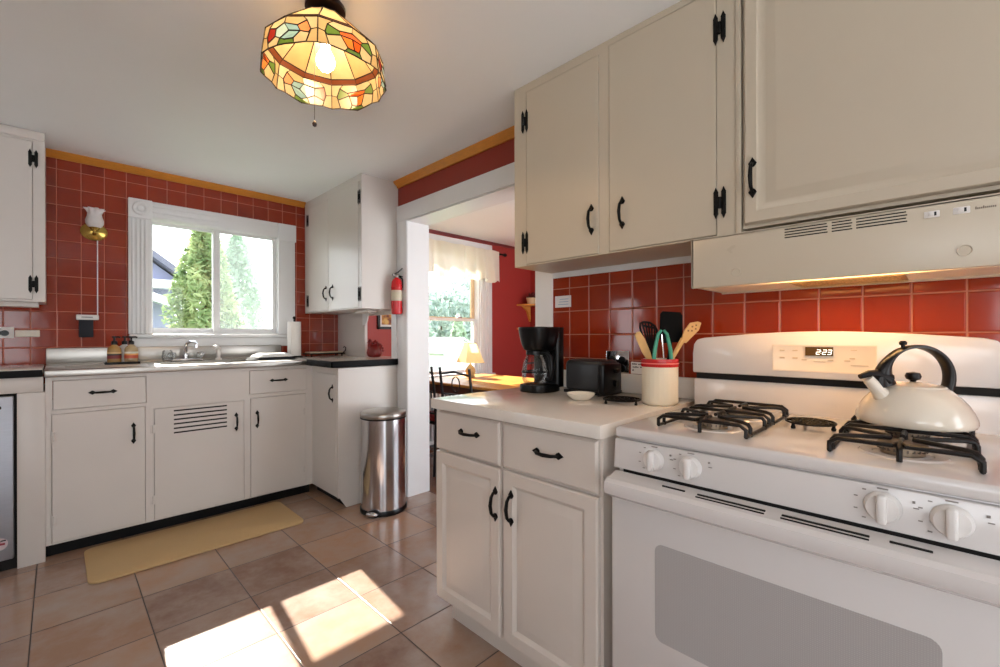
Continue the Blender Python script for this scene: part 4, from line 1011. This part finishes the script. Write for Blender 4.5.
MB().lathe([(0,.030),(.016,.034),(.028,.048),(.031,.064),(.026,.082),(.016,.10),(.013,.122),(0,.122)], (LX, LY, LZ), 24).obj('bulb', bulb, t)
m = MB(); cx_, cy_ = LX-.03, LY+.02
m.tube([(cx_, cy_, LZ+.13), (cx_, cy_, LZ-.145)], .0009, 5); m.lathe([(0,-.167),(.006,-.163),(.008,-.156),(.005,-.149),(.002,-.145),(0,-.145)], (cx_, cy_, LZ), 14); m.obj('pull_chain', mat('chain_brown', (40,24,18), .4), t)

# ------------------------------------------------------------------ dining room
t = thing('dining_table', 'honey oak dining table below the sunny dining window', 'table', (2.85, 2.9, 0))
MB().box(2.38, 3.25, 2.15, 3.50, .735, .76, .006).obj('tabletop', orangew, t)
m = MB(); m.box(2.42, 3.21, 2.19, 2.21, .65, .735); m.box(2.42, 3.21, 3.44, 3.46, .65, .735); m.box(2.42, 2.44, 2.19, 3.46, .65, .735); m.box(3.19, 3.21, 2.19, 3.46, .65, .735); m.obj('apron', brownw, t)
for a, b in ((2.44,2.21), (3.19,2.21), (2.44,3.44), (3.19,3.44)): MB().lathe([(0,0),(.02,0),(.022,.1),(.03,.3),(.022,.5),(.035,.62),(.035,.735),(0,.735)], (a, b, 0), 16).obj('leg', brownw, t)
chm = mat('black_chair_metal', (34,32,34), .4, metal=.4)
def chair(x, y, rz, label, pad=True):
    t = thing('dining_chair', label, 'chair', (0, 0, 0), None)
    # local: faces +X, back at -X
    for sx, sy in ((.19,-.18), (.19,.18)): MB().tube([(sx, sy, 0), (sx-.01, sy*.97, .44)], .011, 8).obj('leg', chm, t)
    m = MB()
    for sy in (-.17, .17): m.tube([(-.21, sy, 0), (-.19, sy, .44), (-.205, sy, .70), (-.235, sy, .915)], .011, 8)
    m.obj('back_posts', chm, t)
    m = MB()
    m.tube([(-.226,-.17,.86), (-.236,0,.885), (-.226,.17,.86)], .009, 8); m.tube([(-.207,-.17,.70), (-.207,.17,.70)], .008, 8); m.tube([(-.197,-.17,.52), (-.197,.17,.52)], .008, 8)
    m.tube([(-.216+.0*i, .045*math.cos(2*PI*i/16), .785+.06*math.sin(2*PI*i/16)) for i in range(16)], .005, 6, closed=True)
    m.obj('back_rails', chm, t)
    m = MB()
    for i in range(6): yy = -.125+i*.05; m.tube([(-.197, yy, .52), (-.207, yy, .70)], .0055, 6)
    m.obj('back_spindles', chm, t)
    m = MB(); m.box(-.20, .21, -.195, .195, .425, .445, .008); m.obj('seat', chm, t)
    if pad: m = MB(); m.box(-.185, .20, -.185, .185, .445, .485, .018, 3); m.obj('cushion', mat('maroon_cloth', (128,22,22), .8, bump=.2), t)
    t.location = (x, y, 0); t.rotation_euler = (0, 0, rz)
chair(2.43, 2.715, .06, 'black metal chair on the near table side, right of the other near chair')
chair(2.42, 3.13, -.05, 'black metal chair with maroon cushion nearest the doorway jamb')
chair(3.42, 3.06, PI, 'black metal chair beyond the far side of the oak table')
t = thing('table_lamp', 'small table lamp with cream pyramid shade on the oak table', 'lamp', (2.90, 3.31, .7605))
z = .7605
MB().lathe([(0,0),(.045,0),(.048,.008),(.04,.02),(.052,.05),(.05,.075),(.03,.105),(.016,.118),(.016,.125),(0,.125)], (2.90, 3.31, z), 24).obj('lamp_base', mat('lamp_ceramic', (186,160,110), .3, var=.25, scale=30), t)
m = MB(); m.cyl((2.90,3.31,z+.12), (2.90,3.31,z+.20), .006); m.obj('lamp_stem', brass, t)
tt = bmesh.new(); rg = []
for zz, r in ((.145,.145), (.335,.062)):
    rg.append([tt.verts.new(Vector((2.90,3.31,z+zz))+Matrix.Rotation(PI/4*k_*2+.55, 3, 'Z') @ Vector((r, 0, 0))) for k_ in range(4)])
for i in range(4): tt.faces.new((rg[0][i], rg[0][(i+1) % 4], rg[1][(i+1) % 4], rg[1][i]))
m = MB().add(tt)
for q in rg: m.tube([v for v in [Vector(x) for x in (((2.90+math.cos(PI/2*i+.55)*r_, 3.31+math.sin(PI/2*i+.55)*r_, z+zz)) for i in range(4) for r_, zz in (((.145,.145) if q is rg[0] else (.062,.335)),))]], .003, 6, closed=True, mi=1)
k = NT('shade_fabric'); df = k.n('ShaderNodeBsdfDiffuse'); tl = k.n('ShaderNodeBsdfTranslucent')
tc = k.n('ShaderNodeTexCoord'); nz = k.n('ShaderNodeTexNoise', Scale=60.0); k.l(tc.outputs['Object'], nz.inputs['Vector']); cc_ = k.mix(nz.outputs['Fac'], lin((236,222,180)), lin((246,232,196)))
k.l(cc_, df.inputs[0]); k.l(cc_, tl.inputs[0]); mx = k.n('ShaderNodeMixShader'); mx.inputs[0].default_value = .45; k.l(df.outputs[0], mx.inputs[1]); k.l(tl.outputs[0], mx.inputs[2]); k.l(mx.outputs[0], k.out.inputs['Surface'])
m.obj('lamp_shade', [k.m, brass], t, 20)
# valance and rod
t = thing('curtain_rod', 'dark curtain rod with leaf finial across the dining window', 'curtain rod', (3.2, YW-.05, 2.165))
MB().cyl((2.5,YW-.07,2.165), (3.87,YW-.07,2.165), .009).obj('rod', iron, t)
m = MB(); m.lathe([(.008,0),(.014,.006),(.009,.014),(.02,.03),(.022,.045),(.012,.065),(0,.075)], (3.865, YW-.07, 2.165), 14, 0, Matrix.Rotation(PI/2, 4, 'Y')); m.obj('finial', iron, t)
m = MB(); m.box(3.83, 3.85, YW-.07, YW-.001, 2.158, 2.172); m.box(2.54, 2.56, YW-.07, YW-.001, 2.158, 2.172); m.obj('bracket', iron, t)
tt = bmesh.new(); n = 160; rg = []
for j in range(9):
    v = j/8; row = []
    for i in range(n+1):
        u = i/n; x = 2.52+1.265*u; am_ = .018+.036*v
        ph = u*42+1.3*math.sin(u*9)+.5*math.sin(u*23)
        zb_ = 2.185-v*(.375+.018*math.sin(u*31)*v)
        row.append(tt.verts.new((x+.008*math.sin(ph*1.7)*v, YW-.085-am_*(1+math.sin(ph))*.8, zb_)))
    rg.append(row)
for A, B in zip(rg, rg[1:]):
    for i in range(n): tt.faces.new((A[i], A[i+1], B[i+1], B[i]))
k = NT('sheer_cotton'); df = k.n('ShaderNodeBsdfDiffuse'); tl = k.n('ShaderNodeBsdfTranslucent'); tr = k.n('ShaderNodeBsdfTransparent')
tc = k.n('ShaderNodeTexCoord'); nz = k.n('ShaderNodeTexNoise', Scale=120.0); k.l(tc.outputs['Object'], nz.inputs['Vector']); cc_ = k.mix(nz.outputs['Fac'], lin((236,228,208)), lin((244,238,224)))
k.l(cc_, df.inputs[0]); k.l(cc_, tl.inputs[0]); mx = k.n('ShaderNodeMixShader'); mx.inputs[0].default_value = .22; k.l(df.outputs[0], mx.inputs[1]); k.l(tl.outputs[0], mx.inputs[2])
m2 = k.n('ShaderNodeMixShader'); m2.inputs[0].default_value = .03; k.l(mx.outputs[0], m2.inputs[1]); k.l(tr.outputs[0], m2.inputs[2]); k.l(m2.outputs[0], k.out.inputs['Surface'])
t = MB().add(tt).obj('valance', k.m, None, 80); tag(t, 'cream gathered valance curtain hanging over the dining window', 'curtain')
# radiator
t = thing('radiator', 'white slatted radiator under the dining window', 'radiator', (3.1, 3.78, 0))
m = MB(); m.box(2.4, 3.7, 3.70, 3.84, .60, .63, .005); m.box(2.4, 3.7, 3.70, 3.84, .05, .08, .005); m.obj('top_and_base', trimw, t)
m = MB()
for i in range(26): m.box(2.42+i*.05, 2.445+i*.05, 3.71, 3.83, .0 if i in (0, 25) else .07, .61, .006)
m.obj('slats', trimw, t)
# corner shelf with pot
for z, lb in ((1.555, 'upper honey oak corner shelf in the dining room, holding a plant pot'), (1.25, 'lower honey oak corner shelf in the dining room, below the potted plant')):
    t = thing('corner_shelf', lb, 'shelf', (4.3, 3.72, z))
    pts_ = [(4.459, YW-.001), (4.459-.27, YW-.001)]+[(4.459-.27*math.cos(a), YW-.001-.27*math.sin(a)) for a in [PI/2*i/10 for i in range(1, 11)]]
    MB().prism(pts_, z, z+.02).obj('shelf_board', orangew, t)
    m = MB(); m.prism([(4.459-.03, z), (4.459-.18, z), (4.459-.09, z-.06), (4.459-.03, z-.2)], YW-.03, YW-.001, Matrix(((1,0,0,0),(0,0,1,0),(0,1,0,0),(0,0,0,1)))); m.obj('shelf_bracket', orangew, t)
t = thing('potted_plant', 'cream plant pot with dark red leaves on the upper corner shelf', 'plant', (4.33, 3.74, 1.5755))
MB().lathe([(0,0),(.05,0),(.055,.01),(.07,.075),(.074,.08),(.068,.08),(.06,.07),(0,.065)], (4.33, 3.74, 1.5755), 24).obj('pot', mat('pot_cream', (206,186,150), .5), t)
m = MB(); rnd = random.Random(4)
for i in range(40):
    a, e = rnd.uniform(0, 2*PI), rnd.uniform(.1, 1.2); L_ = rnd.uniform(.06, .12); d_ = Vector((math.cos(a)*math.cos(e), math.sin(a)*math.cos(e), math.sin(e)))
    p = Vector((4.33, 3.74, 1.645))+d_*L_*.6; m.sph(p, 1, .03, .012, .006, n=8, M=d_.to_track_quat('X', 'Z').to_matrix().to_4x4())
m.obj('leaves', mat('red_leaf', (84,24,24), .5, var=.3), t)
# picture on the dining wall
t = thing('framed_picture', 'black framed picture with warm print on the red dining wall', 'picture', (2.40, YW, 1.4))
m = MB()
for a, b, c, d_ in ((2.19,2.215,1.235,1.60), (2.535,2.56,1.235,1.60), (2.19,2.56,1.235,1.26), (2.19,2.56,1.575,1.60)): m.box(a, b, YW-.025, YW-.001, c, d_, .003)
m.obj('frame', plask, t)
MB().box(2.21, 2.54, YW-.012, YW-.004, 1.255, 1.58).obj('mount', paper, t)
k = NT('warm_print'); tc = k.n('ShaderNodeTexCoord'); nz = k.n('ShaderNodeTexNoise', Scale=16.0, Detail=2.0); k.l(tc.outputs['Object'], nz.inputs['Vector'])
cr = k.n('ShaderNodeValToRGB'); k.l(nz.outputs['Fac'], cr.inputs[0]); e = cr.color_ramp.elements; e[0].position = .38; e[0].color = lin((96,30,14))+(1,); e[1].position = .62; e[1].color = lin((206,170,96))+(1,); q = e.new(.5); q.color = lin((186,130,50))+(1,)
k.l(cr.outputs[0], k.b.inputs['Base Color'])
MB().box(2.235, 2.515, YW-.0135, YW-.012, 1.28, 1.555).obj('print', k.m, t)

# ------------------------------------------------------------------ outside
grass = mat('lawn', (88,114,62), .9, var=.25, scale=.8, bump=.4, bscale=30)
g = struct(MB().box(-30, 60, 4.05, 70, -.6, -.4).obj('ground', grass))
def leafy(name, label, base, shape, n, ls, cols, trunk=.12, H_=3, seed=1):
    t = thing(name, label, 'tree', base); rnd = random.Random(seed); B0 = Vector(base)
    MB().cyl(B0, B0+Vector((0,0,H_*.8)), trunk, trunk*.3, n=10).obj('trunk', mat('bark_'+str(seed), (92,76,62), .9, bump=.5), t)
    bm = bmesh.new()
    for i in range(n):
        p = B0+shape(rnd); d_ = Vector((rnd.gauss(0,1), rnd.gauss(0,1), rnd.gauss(.5,.8))).normalized(); sd = d_.orthogonal().normalized(); sd = Matrix.Rotation(rnd.uniform(0,6.28), 3, d_) @ sd
        l_ = ls*rnd.uniform(.6,1.4); w_ = l_*.35
        vs = [bm.verts.new(p-d_*l_), bm.verts.new(p+sd*w_), bm.verts.new(p+d_*l_), bm.verts.new(p-sd*w_)]
        bm.faces.new(vs)
    me = D.meshes.new('foliage'); bm.transform(Matrix.Translation(-B0)); bm.to_mesh(me); bm.free()
    k = NT('leaf_'+str(seed)); tc = k.n('ShaderNodeTexCoord'); nz = k.n('ShaderNodeTexNoise', Scale=2.6, Detail=4.0); k.l(tc.outputs['Object'], nz.inputs['Vector'])
    st = k.n('ShaderNodeMapRange', i1=.35, i2=.65); k.l(nz.outputs['Fac'], st.inputs[0]); c = k.mix(st.outputs[0], lin(cols[0]), lin(cols[1]))
    df = k.n('ShaderNodeBsdfDiffuse'); tl = k.n('ShaderNodeBsdfTranslucent'); k.l(c, df.inputs[0]); k.l(c, tl.inputs[0]); mx = k.n('ShaderNodeMixShader'); mx.inputs[0].default_value = .4; k.l(df.outputs[0], mx.inputs[1]); k.l(tl.outputs[0], mx.inputs[2]); k.l(mx.outputs[0], k.out.inputs['Surface'])
    me.materials.append(k.m); o = D.objects.new('foliage', me); COL.objects.link(o); o.parent = t
def cone(R, H_, p=1.0, z0=.1):
    def f(r):
        q = r.random()**.75; a = r.uniform(0, 2*PI); rr = R*((1-q)**p)*(.75+.25*math.sin(5*a+q*9))*r.uniform(.6,1)
        return Vector((rr*math.cos(a), rr*math.sin(a), z0+q*(H_-z0)))
    return f
def blob(R, zc, sz=.9):
    def f(r):
        d_ = Vector((r.gauss(0,1), r.gauss(0,1), r.gauss(0,1))).normalized()*R*r.uniform(.72,1)*(.85+.15*math.sin(9*r.random()))
        return Vector((d_.x, d_.y, zc+d_.z*sz))
    return f
leafy('conifer_tree', 'yellow-green conifer close outside the kitchen window, before the grey house', (1.80, 9.0, -.4), cone(.98, 3.65, .66), 9000, .075, ((118,146,96), (178,192,140)), seed=21, H_=3.6)
leafy('conifer_tree', 'taller pale conifer seen through the screened window pane', (3.02, 11.9, -.4), cone(1.2, 4.0, .62), 7000, .08, ((150,176,150), (190,206,184)), seed=22, H_=3.8)  # leaf colours paled to add to the screen's haze
siding = mat('grey_siding', (122,126,150), .7, var=.08, scale=3, aniso=(1,1,14)); roofm = mat('grey_shingles', (104,104,118), .8, var=.15, scale=6)
t = thing('house', 'grey-sided neighbour house with white eaves beyond the conifers', 'house', (.6, 17, -.4))
m = MB(); m.prism([(-3.2,-.4),(2.45,-.4),(2.45,2.9),(-.6,5.3),(-3.2,3.2)], 16, 22, Matrix(((1,0,0,0),(0,0,1,0),(0,1,0,0),(0,0,0,1)))); m.obj('wall', siding, t)
m = MB(); Mx = Matrix(((1,0,0,0),(0,0,1,0),(0,1,0,0),(0,0,0,1))); m.prism([(-.6,5.55),(3.0,2.75),(2.95,2.6),(-.6,5.35)], 15.6, 22.4, Mx); m.prism([(-.6,5.55),(-3.8,2.95),(-3.75,2.8),(-.6,5.35)], 15.6, 22.4, Mx); m.obj('roof', roofm, t)
m = MB(); m.box(-3.2, 2.5, 15.5, 16.0, 2.55, 2.78); m.prism([(2.6,1.9),(2.6,2.1),(1.4,2.6),(1.4,2.35)], 15.4, 15.9, Mx); m.obj('eaves', trimw, t)
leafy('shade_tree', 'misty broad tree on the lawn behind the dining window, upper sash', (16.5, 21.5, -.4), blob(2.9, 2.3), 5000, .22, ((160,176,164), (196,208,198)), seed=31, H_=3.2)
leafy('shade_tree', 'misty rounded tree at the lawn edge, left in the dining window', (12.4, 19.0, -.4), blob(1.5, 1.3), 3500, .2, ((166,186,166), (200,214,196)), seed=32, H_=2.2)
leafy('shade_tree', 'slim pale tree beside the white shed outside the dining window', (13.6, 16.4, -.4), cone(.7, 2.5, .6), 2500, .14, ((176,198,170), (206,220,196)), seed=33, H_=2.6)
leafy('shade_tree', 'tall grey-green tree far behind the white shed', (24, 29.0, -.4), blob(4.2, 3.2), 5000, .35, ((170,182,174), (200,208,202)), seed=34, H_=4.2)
t = thing('shed', 'small white shed on the lawn outside the dining window', 'shed', (11.0, 13.5, -.4))
m = MB(); m.prism([(10.1,-.4),(11.9,-.4),(11.9,.55),(11.0,1.05),(10.1,.55)], 13, 15, Mx); m.obj('wall', trimw, t)
m = MB(); m.prism([(11.0,1.12),(12.05,.54),(12.0,.48),(11.0,1.03)], 12.9, 15.1, Mx); m.prism([(11.0,1.12),(9.95,.54),(10.0,.48),(11.0,1.03)], 12.9, 15.1, Mx); m.obj('roof', mat('pale_roof', (190,192,196), .7), t)

# ------------------------------------------------------------------ light
sc = bpy.context.scene
w = D.worlds.new('sky'); sc.world = w; w.use_nodes = True; nt = w.node_tree
bgn = nt.nodes['Background']; tc = nt.nodes.new('ShaderNodeTexCoord'); sp = nt.nodes.new('ShaderNodeSeparateXYZ'); cr = nt.nodes.new('ShaderNodeValToRGB')
nt.links.new(tc.outputs['Generated'], sp.inputs[0]); nt.links.new(cr.outputs[0], bgn.inputs[0])
mr = nt.nodes.new('ShaderNodeMapRange'); mr.inputs[1].default_value = -1; nt.links.new(sp.outputs[2], mr.inputs[0]); nt.links.new(mr.outputs[0], cr.inputs[0])
e = cr.color_ramp.elements; e[0].position = .3; e[0].color = (1.3,1.32,1.35,1); e[1].position = 1; e[1].color = (.6,.72,.9,1)  # half below the horizon brightened as added upward fill for the ceiling
q = e.new(.5); q.color = (.93,.97,1,1)
bgn.inputs[1].default_value = 3.7
sd = D.lights.new('sun', 'SUN'); sd.energy = 16; sd.angle = .009; sd.color = (1, .93, .82)
so = D.objects.new('sun', sd); COL.objects.link(so); so.rotation_euler = Vector((-.122, -1.219, -1)).to_track_quat('-Z', 'Y').to_euler(); so.location = (2, 12, 8)

# ------------------------------------------------------------------ camera
a = .7868
cd = D.cameras.new('camera'); cam = D.objects.new('camera', cd); COL.objects.link(cam)
cd.sensor_width = 36; cd.lens = 441.25/1000*36; cd.clip_start = .02; cd.clip_end = 300; cd.shift_y = .0025
cam.matrix_world = Matrix.Translation((0, 0, 1.166)) @ Matrix.Rotation(-a, 4, 'Z') @ Matrix.Rotation(PI/2, 4, 'X') @ Matrix.Rotation(-.0025, 4, 'Z')
sc.camera = cam
vs = sc.view_settings; vs.view_transform = 'Standard'; vs.look = 'None'; vs.gamma = 1; vs.use_curve_mapping = False; vs.exposure = 0.42
